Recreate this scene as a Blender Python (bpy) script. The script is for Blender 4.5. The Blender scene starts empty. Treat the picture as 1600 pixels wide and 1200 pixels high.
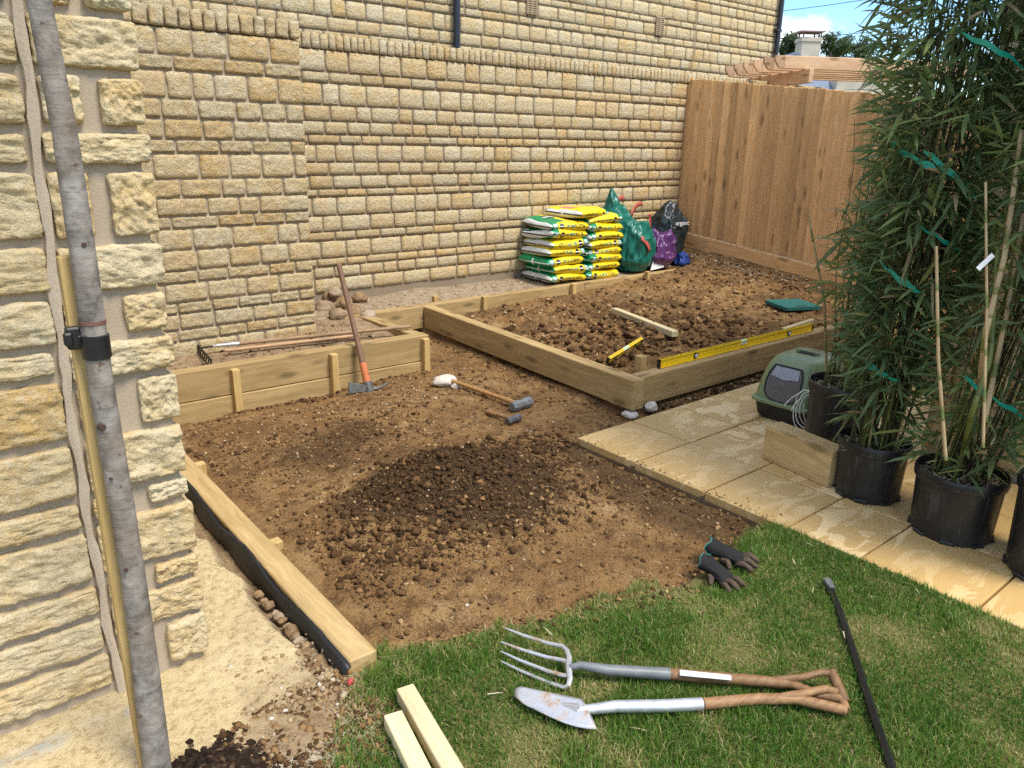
import bpy, bmesh, math, random
import numpy as np
from mathutils import Vector, Matrix, Euler

random.seed(7); np.random.seed(7)
scene = bpy.context.scene
COL = scene.collection

# ------------------------------------------------------------------ camera
FPX = 1203.0
RC = np.array([[0.7718074902, -0.1785729791, 0.6102662445],
               [-0.6355634613, -0.2457767103, 0.7318831159],
               [0.0192946816, -0.9527357975, -0.3031867666]])   # columns: right, down, forward
EYE = np.array([0.0, 0.0, 1.65])
cam = bpy.data.cameras.new('camera'); cam_o = bpy.data.objects.new('camera', cam); COL.objects.link(cam_o)
cam.sensor_width = 36; cam.lens = FPX / 1600 * 36; cam.clip_start = .05; cam.clip_end = 2000
M4 = Matrix.Identity(4)
for i in range(3):
    M4[i][0] = RC[i, 0]; M4[i][1] = -RC[i, 1]; M4[i][2] = -RC[i, 2]; M4[i][3] = EYE[i]
cam_o.matrix_world = M4
scene.camera = cam_o

# ------------------------------------------------------------------ light
SUN = Vector((0.12, -0.51, 0.85)).normalized()
elev = math.asin(SUN.z)
world = bpy.data.worlds.new('World'); scene.world = world; world.use_nodes = True
wt = world.node_tree; wt.nodes.clear()
wo = wt.nodes.new('ShaderNodeOutputWorld'); wb = wt.nodes.new('ShaderNodeBackground')
sky = wt.nodes.new('ShaderNodeTexSky'); sky.sky_type = 'NISHITA'; sky.sun_disc = False
sky.sun_elevation = elev; sky.sun_rotation = math.atan2(SUN.x, SUN.y)
sky.air_density = 1.0; sky.dust_density = .1; sky.ozone_density = 3.0
wc = wt.nodes.new('ShaderNodeTexCoord'); wm = wt.nodes.new('ShaderNodeMapping')
wm.inputs['Scale'].default_value = (3.4, 3.4, 7.5)
wm.inputs['Location'].default_value = (0.35, 0.1, .25)
wn = wt.nodes.new('ShaderNodeTexNoise'); wn.inputs['Scale'].default_value = 1.3
wn.inputs['Detail'].default_value = 7; wn.inputs['Roughness'].default_value = .52
wr = wt.nodes.new('ShaderNodeValToRGB'); wr.color_ramp.elements[0].position = .485; wr.color_ramp.elements[1].position = .585
wx = wt.nodes.new('ShaderNodeMix'); wx.data_type = 'RGBA'; wx.inputs['B'].default_value = (8.6, 8.7, 8.9, 1)
wt.links.new(wc.outputs['Generated'], wm.inputs['Vector']); wt.links.new(wm.outputs[0], wn.inputs['Vector'])
wt.links.new(wn.outputs['Fac'], wr.inputs[0]); wt.links.new(wr.outputs[0], wx.inputs['Factor'])
whs = wt.nodes.new('ShaderNodeHueSaturation'); whs.inputs['Saturation'].default_value = 1.25
wt.links.new(sky.outputs[0], whs.inputs['Color']); wt.links.new(whs.outputs[0], wx.inputs['A']); wt.links.new(wx.outputs['Result'], wb.inputs[0])
wb.inputs[1].default_value = .15
wt.links.new(wb.outputs[0], wo.inputs[0])
sl = bpy.data.lights.new('sun', 'SUN'); sl.energy = 2.9; sl.angle = math.radians(20); sl.color = (1, .93, .81)
so = bpy.data.objects.new('sun', sl); COL.objects.link(so)
so.rotation_euler = SUN.to_track_quat('Z', 'Y').to_euler(); so.location = (2, -4, 9)
scene.view_settings.view_transform = 'Standard'; scene.view_settings.look = 'None'
scene.view_settings.exposure = 0.80; scene.view_settings.gamma = 1; scene.view_settings.use_curve_mapping = False
scene.cycles.use_denoising = False
scene.cycles.max_bounces = 6; scene.cycles.transparent_max_bounces = 8

# ------------------------------------------------------------------ helpers
def _ray(px, py): return RC @ np.array([px - 800, py - 600, FPX])
def gz(px, py, z=0.0):
    d = _ray(px, py); return Vector(EYE + d * ((z - EYE[2]) / d[2]))
def gy(px, py, y):
    d = _ray(px, py); return Vector(EYE + d * (y / d[1]))
def gx(px, py, x):
    d = _ray(px, py); return Vector(EYE + d * (x / d[0]))
def gd(px, py, dep):
    d = _ray(px, py) / FPX; return Vector(EYE + d * dep)
def proj(P):
    c = RC.T @ (np.array(P) - EYE)
    if c[2] < .05: return (-9999, -9999, c[2])
    return (c[0] / c[2] * FPX + 800, c[1] / c[2] * FPX + 600, c[2])

def _h(ix, iy, iz, seed):
    n = (ix.astype(np.uint32) * np.uint32(374761393) + iy.astype(np.uint32) * np.uint32(668265263)
         + iz.astype(np.uint32) * np.uint32(2246822519) + np.uint32(seed * 3266489917 & 0xffffffff))
    n = (n ^ (n >> np.uint32(13))) * np.uint32(1274126177)
    n = (n ^ (n >> np.uint32(16))) * np.uint32(2654435761)
    return ((n ^ (n >> np.uint32(15))) & np.uint32(0xffffff)).astype(np.float64) / float(0xffffff) * 2 - 1
def vnoise(P, seed=0):
    P = np.asarray(P, float)
    i = np.floor(P).astype(np.int64); f = P - i; f = f * f * (3 - 2 * f)
    r = 0
    for dx in (0, 1):
        wxx = f[..., 0] if dx else 1 - f[..., 0]
        for dy in (0, 1):
            wy = f[..., 1] if dy else 1 - f[..., 1]
            for dz in (0, 1):
                wz = f[..., 2] if dz else 1 - f[..., 2]
                r = r + wxx * wy * wz * _h(i[..., 0] + dx, i[..., 1] + dy, i[..., 2] + dz, seed)
    return r
def fbm(P, seed=0, octv=4, gain=.5):
    P = np.asarray(P, float); a = 1; r = 0
    for k in range(octv):
        r = r + a * vnoise(P * 2 ** k + 17.3 * k, seed + k); a *= gain
    return r

def tag(o, label=None, cat=None, group=None, kind=None):
    if label: o['label'] = label
    if cat: o['category'] = cat
    if group: o['group'] = group
    if kind: o['kind'] = kind
    return o
def empty(name, loc=(0, 0, 0), rz=0, label=None, cat=None, group=None):
    o = bpy.data.objects.new(name, None); COL.objects.link(o); o.location = loc; o.rotation_euler = (0, 0, rz)
    o.empty_display_size = .05
    return tag(o, label, cat, group)
def link(name, me, parent=None, mat=None):
    if mat is not None and not me.materials: me.materials.append(mat)
    o = bpy.data.objects.new(name, me); COL.objects.link(o)
    if parent: o.parent = parent
    return o
def mesh(name, V, F, smooth=False):
    me = bpy.data.meshes.new(name); me.from_pydata([tuple(v) for v in V], [], [tuple(f) for f in F]); me.update()
    if smooth: me.shade_smooth()
    return me
def np_mesh(name, V, F, smooth=False, attrs=None):
    """V (n,3); F (m,k) uniform polygons"""
    V = np.asarray(V, np.float32); F = np.asarray(F, np.int32)
    me = bpy.data.meshes.new(name)
    me.vertices.add(len(V)); me.vertices.foreach_set('co', V.ravel())
    m, k = F.shape
    me.loops.add(m * k); me.loops.foreach_set('vertex_index', F.ravel())
    me.polygons.add(m); me.polygons.foreach_set('loop_start', np.arange(0, m * k, k, dtype=np.int32))
    if attrs:
        for nme, arr in attrs.items():
            a = me.attributes.new(nme, 'FLOAT', 'POINT'); a.data.foreach_set('value', np.asarray(arr, np.float32))
    me.update(calc_edges=True); me.validate()
    if smooth: me.shade_smooth()
    return me

class MB:
    def __init__(s): s.V = []; s.F = []
    def add(s, V, F, M=None):
        b = len(s.V)
        for v in V:
            s.V.append(tuple(M @ Vector(v)) if M is not None else tuple(v))
        for f in F: s.F.append(tuple(i + b for i in f))
        return s
    def box(s, c, size, M=None, ch=0.0):
        V, F = cbox_data(size, ch)
        T = Matrix.Translation(Vector(c))
        return s.add(V, F, (M @ T) if M is not None else T)
    def tube(s, pts, rad, seg=8, cap=True, flat=1.0):
        pts = [Vector(p) for p in pts]; n = len(pts)
        if not hasattr(rad, '__len__'): rad = [rad] * n
        ref = None; b = len(s.V)
        for i, p in enumerate(pts):
            t = (pts[min(i + 1, n - 1)] - pts[max(i - 1, 0)]).normalized()
            if ref is None:
                ref = t.orthogonal() if abs(t.z) > .95 else t.cross(Vector((0, 0, 1)))
            u = (ref - t * ref.dot(t)).normalized(); w = t.cross(u); ref = u
            for k in range(seg):
                a = 2 * math.pi * k / seg
                s.V.append(tuple(p + (u * math.cos(a) + w * math.sin(a) * flat) * rad[i]))
        for i in range(n - 1):
            for k in range(seg):
                k2 = (k + 1) % seg
                s.F.append((b + i * seg + k, b + i * seg + k2, b + (i + 1) * seg + k2, b + (i + 1) * seg + k))
        if cap:
            s.F.append(tuple(b + k for k in range(seg))[::-1]); s.F.append(tuple(b + (n - 1) * seg + k for k in range(seg)))
        return s
    def lathe(s, prof, seg=32, c=(0, 0, 0)):
        b = len(s.V); c = Vector(c)
        for r, z in prof:
            for k in range(seg):
                a = 2 * math.pi * k / seg; s.V.append((c.x + r * math.cos(a), c.y + r * math.sin(a), c.z + z))
        for i in range(len(prof) - 1):
            for k in range(seg):
                k2 = (k + 1) % seg
                s.F.append((b + i * seg + k, b + i * seg + k2, b + (i + 1) * seg + k2, b + (i + 1) * seg + k))
        return s
    def prism(s, poly, z0, z1, M=None):
        n = len(poly); V = [(x, y, z0) for x, y in poly] + [(x, y, z1) for x, y in poly]
        F = [tuple(range(n))[::-1], tuple(range(n, 2 * n))] + [(i, (i + 1) % n, n + (i + 1) % n, n + i) for i in range(n)]
        return s.add(V, F, M)
    def build(s, name, mat, parent=None, smooth=False):
        me = mesh(name, s.V, s.F, smooth)
        if smooth:
            try: me.set_sharp_from_angle(angle=math.radians(40))
            except Exception: pass
        return link(name, me, parent, mat)

def cbox_data(size, ch):
    x, y, z = [v / 2 for v in size]
    if ch <= 0:
        V = [(-x, -y, -z), (x, -y, -z), (x, y, -z), (-x, y, -z), (-x, -y, z), (x, -y, z), (x, y, z), (-x, y, z)]
        return V, [(3, 2, 1, 0), (4, 5, 6, 7), (0, 1, 5, 4), (1, 2, 6, 5), (2, 3, 7, 6), (3, 0, 4, 7)]
    bm = bmesh.new(); bmesh.ops.create_cube(bm, size=1)
    for v in bm.verts: v.co = Vector((v.co.x * 2 * x, v.co.y * 2 * y, v.co.z * 2 * z))
    bmesh.ops.bevel(bm, geom=list(bm.edges), offset=ch, segments=1, affect='EDGES')
    bm.verts.index_update()
    V = [tuple(v.co) for v in bm.verts]; F = [tuple(v.index for v in f.verts) for f in bm.faces]; bm.free()
    return V, F

# ------------------------------------------------------------------ materials
class NT:
    def __init__(s, name):
        s.m = bpy.data.materials.new(name); s.m.use_nodes = True; s.t = s.m.node_tree
        s.b = s.t.nodes['Principled BSDF']; s.b.inputs['Roughness'].default_value = .85
    def n(s, typ, **kw):
        nd = s.t.nodes.new('ShaderNode' + typ)
        for k, v in kw.items():
            if hasattr(nd, k) and k not in nd.inputs: setattr(nd, k, v)
            else: s.set(nd, k, v)
        return nd
    def set(s, nd, k, v):
        k = k.replace('_', ' ') if k not in nd.inputs else k
        if isinstance(v, bpy.types.NodeSocket): s.t.links.new(v, nd.inputs[k])
        else: nd.inputs[k].default_value = v
    def coord(s, kind='Object', scale=(1, 1, 1), loc=(0, 0, 0), rnd=0.0):
        c = s.n('TexCoord').outputs[kind]
        if rnd:
            oi = s.n('ObjectInfo').outputs['Random']
            v = s.n('VectorMath', operation='SCALE'); v.inputs[0].default_value = (37.1 * rnd, 19.7 * rnd, 53.3 * rnd)
            s.t.links.new(oi, v.inputs['Scale'])
            a = s.n('VectorMath', operation='ADD'); s.t.links.new(c, a.inputs[0]); s.t.links.new(v.outputs[0], a.inputs[1]); c = a.outputs[0]
        m = s.n('Mapping'); m.inputs['Scale'].default_value = scale; m.inputs['Location'].default_value = loc
        s.t.links.new(c, m.inputs['Vector']); return m.outputs[0]
    def noise(s, vec, scale, detail=4, rough=.55, dist=0):
        nd = s.n('TexNoise'); nd.inputs['Scale'].default_value = scale; nd.inputs['Detail'].default_value = detail
        nd.inputs['Roughness'].default_value = rough; nd.inputs['Distortion'].default_value = dist
        if vec is not None: s.t.links.new(vec, nd.inputs['Vector'])
        return nd.outputs['Fac']
    def ramp(s, fac, stops):
        nd = s.n('ValToRGB'); cr = nd.color_ramp
        while len(cr.elements) < len(stops): cr.elements.new(.5)
        for e, (p, c) in zip(cr.elements, stops):
            e.position = p
            if not hasattr(c, '__len__'): c = (c, c, c)
            e.color = (c[0], c[1], c[2], 1)
        s.t.links.new(fac, nd.inputs[0]); return nd.outputs[0]
    def mix(s, fac, a, b, mode='MIX'):
        nd = s.n('Mix'); nd.data_type = 'RGBA'; nd.blend_type = mode; nd.clamp_factor = True
        for k, v in (('Factor', fac), ('A', a), ('B', b)):
            ins = [i for i in nd.inputs if i.name == k and (i.type == 'RGBA' or k == 'Factor' and i.type == 'VALUE')][0]
            if isinstance(v, bpy.types.NodeSocket): s.t.links.new(v, ins)
            elif k == 'Factor': ins.default_value = v
            else: ins.default_value = (v[0], v[1], v[2], 1)
        return [o for o in nd.outputs if o.type == 'RGBA'][0]
    def math(s, op, a, b=0.0, c=0.0):
        nd = s.n('Math'); nd.operation = op
        for i, v in enumerate((a, b, c)):
            if isinstance(v, bpy.types.NodeSocket): s.t.links.new(v, nd.inputs[i])
            else: nd.inputs[i].default_value = v
        return nd.outputs[0]
    def sep(s, vec):
        nd = s.n('SeparateXYZ'); s.t.links.new(vec, nd.inputs[0]); return nd.outputs
    def rnd(s): return s.n('ObjectInfo').outputs['Random']
    def bump(s, h, strength=.5, dist=.01, prev=None):
        nd = s.n('Bump'); nd.inputs['Strength'].default_value = strength; nd.inputs['Distance'].default_value = dist
        s.t.links.new(h, nd.inputs['Height'])
        if prev is not None: s.t.links.new(prev, nd.inputs['Normal'])
        return nd.outputs[0]
    def out(s, col=None, rough=None, normal=None, metal=None, spec=None):
        for k, v in (('Base Color', col), ('Roughness', rough), ('Normal', normal), ('Metallic', metal), ('Specular IOR Level', spec)):
            if v is None: continue
            if isinstance(v, bpy.types.NodeSocket): s.t.links.new(v, s.b.inputs[k])
            elif k == 'Base Color': s.b.inputs[k].default_value = (v[0], v[1], v[2], 1)
            else: s.b.inputs[k].default_value = v
        return s.m

def mat_plain(name, col, rough=.6, metal=0, spec=.5, var=.12, nscale=18, bump=.0):
    t = NT(name); c = t.coord('Object', rnd=1)
    n = t.noise(c, nscale, 5)
    cc = t.mix(n, [v * (1 - 2 * var) for v in col], [min(1, v * (1 + 2 * var)) for v in col])
    nm = t.bump(n, bump, .004) if bump else None
    r = t.ramp(n, [(.3, max(0, rough - .08)), (.7, min(1, rough + .08))])
    return t.out(cc, r, nm, metal, spec)

def mat_stone(name, stops, fine=1.0, amp=.012):
    t = NT(name); c = t.coord('Object', rnd=1)
    r = t.rnd()
    base = t.ramp(r, stops)
    n1 = t.noise(c, 7, 5, .62); n2 = t.noise(c, 75 * fine, 6, .75); n3 = t.noise(c, 32 * fine, 5, .68, .5)
    hue = t.mix(t.ramp(n1, [(.42, 0), (.66, 1)]), base, t.mix(1.0, base, (1.0, .88, .68), 'MULTIPLY'))
    pale = t.mix(t.ramp(n3, [(.5, 0), (.66, .6)]), hue, (.66, .57, .39))
    dark = t.mix(t.ramp(n2, [(.36, .6), (.47, 0)]), pale, t.mix(1.0, pale, (.56, .47, .36), 'MULTIPLY'))
    nm = t.bump(n3, .9, amp * 2.3); nm = t.bump(n2, .9, amp * .8, nm)
    return t.out(dark, .93, nm, spec=.25)
M_STONE = mat_stone('honey_limestone', [(0, (.62, .54, .365)), (.25, (.595, .50, .315)), (.5, (.615, .51, .315)), (.75, (.59, .465, .265)), (.92, (.58, .435, .225)), (1, (.62, .53, .35))])
M_STONE_NEAR = mat_stone('pale_rockface_limestone', [(0, (.61, .525, .35)), (.35, (.59, .485, .295)), (.7, (.575, .445, .245)), (1, (.55, .40, .195))], 1.35, .005)
def mat_mortar(name, a, b):
    t = NT(name); c = t.coord('Object')
    n = t.noise(c, 4, 5); n2 = t.noise(c, 160, 3, .7)
    col = t.mix(n, a, b); col = t.mix(t.ramp(n2, [(.35, .35), (.55, 0)]), col, t.mix(1.0, col, (.6, .56, .5), 'MULTIPLY'))
    return t.out(col, .95, t.bump(n2, .5, .003), spec=.2)
M_MORTAR = mat_mortar('mortar', (.36, .29, .21), (.44, .365, .27))
M_MORTAR_OLD = mat_mortar('weathered_mortar', (.22, .17, .115), (.30, .24, .17))
M_SEALANT = mat_mortar('joint_sealant', (.44, .36, .265), (.52, .435, .33))

def mat_wood(name, light, dark, grain=1.0, rough=.8, knots=True, green=0.0):
    """grain runs along the local X axis"""
    t = NT(name); c = t.coord('Object', rnd=1)
    mp = t.n('Mapping'); mp.inputs['Scale'].default_value = (.8, 15 * grain, 15 * grain); t.t.links.new(c, mp.inputs[0])
    warp = t.noise(c, 2.2, 2)
    ad = t.n('VectorMath', operation='MULTIPLY_ADD'); ad.inputs[1].default_value = (1, 1, 1)
    cm = t.n('CombineXYZ'); sc = t.math('MULTIPLY', t.math('SUBTRACT', warp, .5), 1.7)
    t.t.links.new(sc, cm.inputs[1]); t.t.links.new(sc, cm.inputs[2])
    t.t.links.new(mp.outputs[0], ad.inputs[0]); t.t.links.new(cm.outputs[0], ad.inputs[2])
    g = t.noise(ad.outputs[0], 1.6, 4, .6); g2 = t.noise(ad.outputs[0], 7, 3, .7)
    col = t.ramp(g, [(.3, dark), (.5, [(a + b) / 2 for a, b in zip(light, dark)]), (.68, light)])
    col = t.mix(t.ramp(g2, [(.35, .4), (.55, 0)]), col, t.mix(1.0, col, (.72, .66, .58), 'MULTIPLY'))
    br = t.noise(c, 2.2, 3); col = t.mix(t.ramp(br, [(.4, .3), (.65, 0)]), col, t.mix(1.0, col, (.8, .84, .74) if green else (.84, .78, .7), 'MULTIPLY'))
    if knots:
        v = t.n('TexVoronoi'); v.inputs['Scale'].default_value = 1.0
        mk = t.n('Mapping'); mk.inputs['Scale'].default_value = (2.6, 9, 9); t.t.links.new(c, mk.inputs[0]); t.t.links.new(mk.outputs[0], v.inputs['Vector'])
        k = t.ramp(v.outputs['Distance'], [(.1, 1), (.2, .35), (.26, 0)])
        col = t.mix(t.math('MULTIPLY', k, .75), col, [d * .38 for d in dark])
    hv = t.n('HueSaturation'); t.t.links.new(col, hv.inputs['Color'])
    t.t.links.new(t.math('MULTIPLY_ADD', t.rnd(), .45, .76), hv.inputs['Value'])
    return t.out(hv.outputs[0], rough, t.bump(g2, .35, .002), spec=.3)
M_SLEEPER = mat_wood('treated_sleeper_timber', (.57, .40, .19), (.36, .24, .10), green=1)
M_STAKE = mat_wood('treated_stake_timber', (.56, .40, .17), (.40, .27, .10), 1.6, knots=False)
M_BATTEN = mat_wood('fresh_pale_timber', (.74, .64, .40), (.58, .48, .26), 1.4, .7, knots=False)
M_FENCE = mat_wood('fence_board_timber', (.82, .49, .215), (.62, .35, .14), .8, .8)
M_PERG = mat_wood('pergola_timber', (.62, .42, .26), (.50, .31, .17), 1.0, .8)
M_HANDLE = mat_wood('worn_ash_handle', (.33, .19, .09), (.16, .085, .04), 2.2, .55, knots=False)
M_HANDLE2 = mat_wood('orange_ash_handle', (.55, .31, .12), (.38, .19, .07), 2.2, .5, knots=False)
M_HANDLE3 = mat_wood('pale_rake_handle', (.46, .30, .17), (.32, .20, .11), 2.2, .6, knots=False)
M_PICKH = mat_wood('dark_pick_handle', (.22, .13, .085), (.15, .085, .055), 2.2, .5, knots=False)
M_STEEL = mat_plain('worn_steel', (.62, .62, .63), .42, .7, var=.15, nscale=30, bump=.1)
def mat_dirty_steel():
    t = NT('soil_smeared_steel'); c = t.coord('Object'); n = t.noise(c, 16, 6, .65, .5); sc = t.n('Mapping'); sc.inputs['Scale'].default_value = (40, 200, 40); t.t.links.new(c, sc.inputs[0]); n2 = t.noise(sc.outputs[0], 1, 3)
    d = t.ramp(n, [(.52, 0), (.66, 1)])
    col = t.mix(d, t.mix(n2, (.50, .50, .51), (.66, .66, .67)), (.30, .20, .12))
    return t.out(col, t.mix(d, (.38,) * 3, (.85,) * 3), t.bump(n2, .15, .002), t.math('MULTIPLY_ADD', d, -.65, .7))
M_DSTEEL = mat_dirty_steel()
M_DARKSTEEL = mat_plain('dark_forged_steel', (.13, .125, .125), .5, .5, var=.25, nscale=35, bump=.3)
M_GREYPAINT = mat_plain('grey_painted_steel', (.17, .18, .18), .45, .2, var=.25, nscale=25, bump=.2)
M_BLACK = mat_plain('black_plastic', (.012, .012, .013), .42, 0, .5, .3, 14)
M_MEMB = mat_plain('black_membrane', (.012, .012, .012), .5, 0, .4, .3, 14, .3)
M_IRON = mat_plain('black_iron', (.02, .017, .015), .6, .3, .4, .3, 30)
M_ORANGE = mat_plain('orange_band', (.52, .16, .06), .6, 0, .4, .2, 12)
M_WHITE = mat_plain('white_paint', (.75, .74, .72), .6, 0, .4, .12, 40)
M_YELLOW = mat_plain('yellow_level_paint', (.88, .60, .01), .3, 0, .5, .06, 20)
M_VIAL = mat_plain('green_vial', (.35, .62, .12), .15, 0, .5, .05)
M_PADGREEN = mat_plain('green_foam', (.02, .115, .10), .8, 0, .3, .1, 40, .1)
M_TAPE = mat_plain('green_tape', (.01, .36, .25), .3, 0, .6, .15, 9)
M_DRAIN = mat_plain('black_rainwater_pipe', (.01, .014, .025), .35, 0, .5, .2, 6)
M_VENT = mat_plain('terracotta_airbrick', (.36, .27, .17), .8, 0, .3, .1)
M_VENTD = mat_plain('airbrick_slots', (.05, .035, .02), .9, 0, .2, .1)

def mat_pot():
    t = NT('dusty_black_pot'); c = t.coord('Object', rnd=1)
    st = t.n('Mapping'); st.inputs['Scale'].default_value = (30, 30, 5); t.t.links.new(c, st.inputs[0])
    n = t.noise(st.outputs[0], 1.0, 5, .65); n2 = t.noise(c, 9, 6, .65)
    d = t.math('MULTIPLY', t.ramp(n, [(.45, 0), (.75, 1)]), t.ramp(n2, [(.45, 0), (.65, 1)]))
    col = t.mix(d, (.016, .016, .017), (.085, .078, .068))
    return t.out(col, t.mix(d, (.38,) * 3, (.75,) * 3), t.bump(n2, .12, .003), spec=.45)
M_POT = mat_pot()

def mat_bark():
    t = NT('smooth_grey_bark'); c = t.coord('Object')
    mp = t.n('Mapping'); mp.inputs['Scale'].default_value = (14, 14, 90); t.t.links.new(c, mp.inputs[0])
    n = t.noise(mp.outputs[0], 1.0, 3, .5, .6); n2 = t.noise(c, 26, 5, .6); n3 = t.noise(c, 5, 3)
    col = t.mix(t.ramp(n2, [(.3, 0), (.7, 1)]), (.10, .085, .07), (.34, .31, .27))
    col = t.mix(t.ramp(n, [(.58, 0), (.72, .32)]), col, (.40, .37, .33))
    col = t.mix(t.ramp(n3, [(.45, 0), (.65, .6)]), col, (.20, .14, .095))
    sp = t.noise(c, 34, 2); col = t.mix(t.ramp(sp, [(.68, 0), (.73, .8)]), col, (.10, .055, .035))
    return t.out(col, .75, t.bump(t.math('ADD', t.math('MULTIPLY', n, .4), n2), .8, .005), spec=.3)
M_BARK = mat_bark()

def mat_soil():
    t = NT('clay_soil'); c = t.coord('Object')
    wet = t.n('Attribute'); wet.attribute_name = 'wet'; w = wet.outputs['Fac']
    n = t.noise(c, 2.3, 7, .66, .4); n2 = t.noise(c, 11, 7, .7); n3 = t.noise(c, 90, 4, .7); n4 = t.noise(c, 210, 2, .6)
    dry = t.ramp(n, [(.32, (.20, .108, .041)), (.47, (.31, .172, .064)), (.58, (.37, .218, .088)), (.7, (.46, .305, .145))])
    dry = t.mix(t.ramp(n2, [(.36, .85), (.54, 0)]), dry, (.12, .062, .025))
    col = t.mix(w, dry, t.mix(n2, (.04, .021, .009), (.105, .058, .026)))
    pl = t.n('Attribute'); pl.attribute_name = 'pale'; col = t.mix(t.math('MULTIPLY', pl.outputs['Fac'], t.ramp(n2, [(.35, .45), (.6, 1)])), col, (.50, .40, .285))
    col = t.mix(t.ramp(n3, [(.38, .75), (.5, 0)]), col, t.mix(1.0, col, (.45, .4, .36), 'MULTIPLY'))
    col = t.mix(t.ramp(n4, [(.6, 0), (.66, .65)]), col, (.42, .32, .20))
    h = t.math('ADD', n3, t.math('MULTIPLY', n2, 1.4))
    return t.out(col, .96, t.bump(h, 1.0, .02), spec=.15)
M_SOIL = mat_soil()
def mat_clod(name, stops):
    t = NT(name); a = t.n('Attribute'); a.attribute_name = 'tint'
    c = t.coord('Object'); n = t.noise(c, 70, 4, .65)
    col = t.ramp(a.outputs['Fac'], stops)
    col = t.mix(t.ramp(n, [(.3, .6), (.6, 0)]), col, t.mix(1.0, col, (.5, .45, .4), 'MULTIPLY'))
    return t.out(col, .95, t.bump(n, .8, .006), spec=.15)
M_CLOD = mat_clod('soil_clod', [(0, (.04, .021, .009)), (.4, (.105, .057, .025)), (.65, (.25, .142, .058)), (.88, (.39, .26, .125)), (1, (.5, .42, .3))])
M_PEBBLE = mat_clod('pale_pebble', [(0, (.24, .15, .07)), (.55, (.34, .24, .13)), (.85, (.45, .37, .25)), (1, (.60, .55, .46))])
M_STRAW = mat_clod('straw', [(0, (.42, .33, .2)), (1, (.62, .55, .42))])
M_DARKSOIL = mat_clod('dark_compost_crumb', [(0, (.018, .011, .007)), (.7, (.05, .03, .018)), (1, (.14, .09, .055))])

def mat_rubble():
    t = NT('rubble_stone'); c = t.coord('Object', rnd=1); n = t.noise(c, 12, 6, .65); n2 = t.noise(c, 60, 4)
    b = t.ramp(t.rnd(), [(0, (.34, .23, .12)), (.5, (.27, .18, .10)), (1, (.42, .34, .25))])
    col = t.mix(t.ramp(n, [(.35, .7), (.6, 0)]), b, t.mix(1.0, b, (.5, .42, .35), 'MULTIPLY'))
    return t.out(col, .92, t.bump(t.math('ADD', n, n2), .8, .01), spec=.2)
M_RUBBLE = mat_rubble()
M_WHITEROCK = mat_plain('pale_mortar_lump', (.55, .50, .43), .95, 0, .2, .25, 28, .8)

def mat_concrete():
    t = NT('sandy_concrete'); c = t.coord('Object')
    n = t.noise(c, 3, 6, .65); n2 = t.noise(c, 45, 5, .7); n3 = t.noise(c, 150, 3, .7)
    col = t.mix(n, (.50, .38, .19), (.66, .54, .32))
    col = t.mix(t.ramp(n2, [(.36, .85), (.5, 0)]), col, (.34, .235, .11))
    col = t.mix(t.ramp(n3, [(.55, 0), (.75, .6)]), col, (.70, .60, .40))
    d = t.n('Attribute'); d.attribute_name = 'dirt'; col = t.mix(t.math('MULTIPLY', d.outputs['Fac'], t.ramp(n2, [(.3, 1), (.7, .55)])), col, (.20, .125, .07))
    b = t.n('Attribute'); b.attribute_name = 'blue'; col = t.mix(t.math('MULTIPLY', b.outputs['Fac'], t.ramp(n2, [(.4, .25), (.6, 1)])), col, (.22, .31, .40))
    return t.out(col, .95, t.bump(t.math('ADD', n2, n3), .9, .008), spec=.15)
M_CONC = mat_concrete()

def mat_slab():
    t = NT('buff_paving'); c = t.coord('Object', rnd=1)
    mp = t.n('Mapping'); mp.inputs['Scale'].default_value = (1.0, 2.0, 1); mp.inputs['Rotation'].default_value = (0, 0, .5); t.t.links.new(c, mp.inputs[0])
    w = t.noise(mp.outputs[0], 4.2, 5, .6, .8); n = t.noise(c, 60, 4, .6); n3 = t.noise(c, 2.2, 3)
    dry = t.mix(n, (.72, .52, .25), (.78, .585, .31)); damp = t.mix(n3, (.50, .32, .115), (.58, .39, .16))
    f = t.math('MULTIPLY', t.ramp(w, [(.525, 0), (.545, 1)]), t.ramp(t.noise(c, 1.1, 2), [(.4, .3), (.55, 1)]))
    col = t.mix(f, damp, dry)
    gr = t.noise(c, 38, 5, .7); col = t.mix(t.ramp(gr, [(.62, 0), (.70, .55)]), col, (.30, .20, .09))
    rr = t.mix(f, (.55,) * 3, (.9,) * 3)
    rip = t.noise(mp.outputs[0], 9, 3, .5, .5)
    return t.out(col, rr, t.bump(rip, .25, .006), spec=.35)
M_SLAB = mat_slab()
M_BEDDING = mat_mortar('slab_bedding', (.15, .10, .055), (.25, .18, .10))

def mat_lawnbase():
    t = NT('thatch_and_earth'); c = t.coord('Object'); n = t.noise(c, 5, 5); n2 = t.noise(c, 70, 4)
    col = t.mix(n, (.10, .10, .033), (.20, .155, .065)); col = t.mix(n2, col, (.12, .11, .038))
    return t.out(col, .95, t.bump(n2, .8, .01), spec=.1)
M_LAWN = mat_lawnbase()
def mat_blade(name, stops):
    t = NT(name); a = t.n('Attribute'); a.attribute_name = 'tint'
    col = t.ramp(a.outputs['Fac'], stops)
    t.out(col, .5, spec=.3)
    tr = t.n('BsdfTranslucent'); t.t.links.new(col, tr.inputs[0])
    mx = t.n('MixShader'); mx.inputs[0].default_value = .4
    t.t.links.new(t.b.outputs[0], mx.inputs[1]); t.t.links.new(tr.outputs[0], mx.inputs[2])
    t.t.links.new(mx.outputs[0], t.t.nodes['Material Output'].inputs[0]); return t.m
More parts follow.
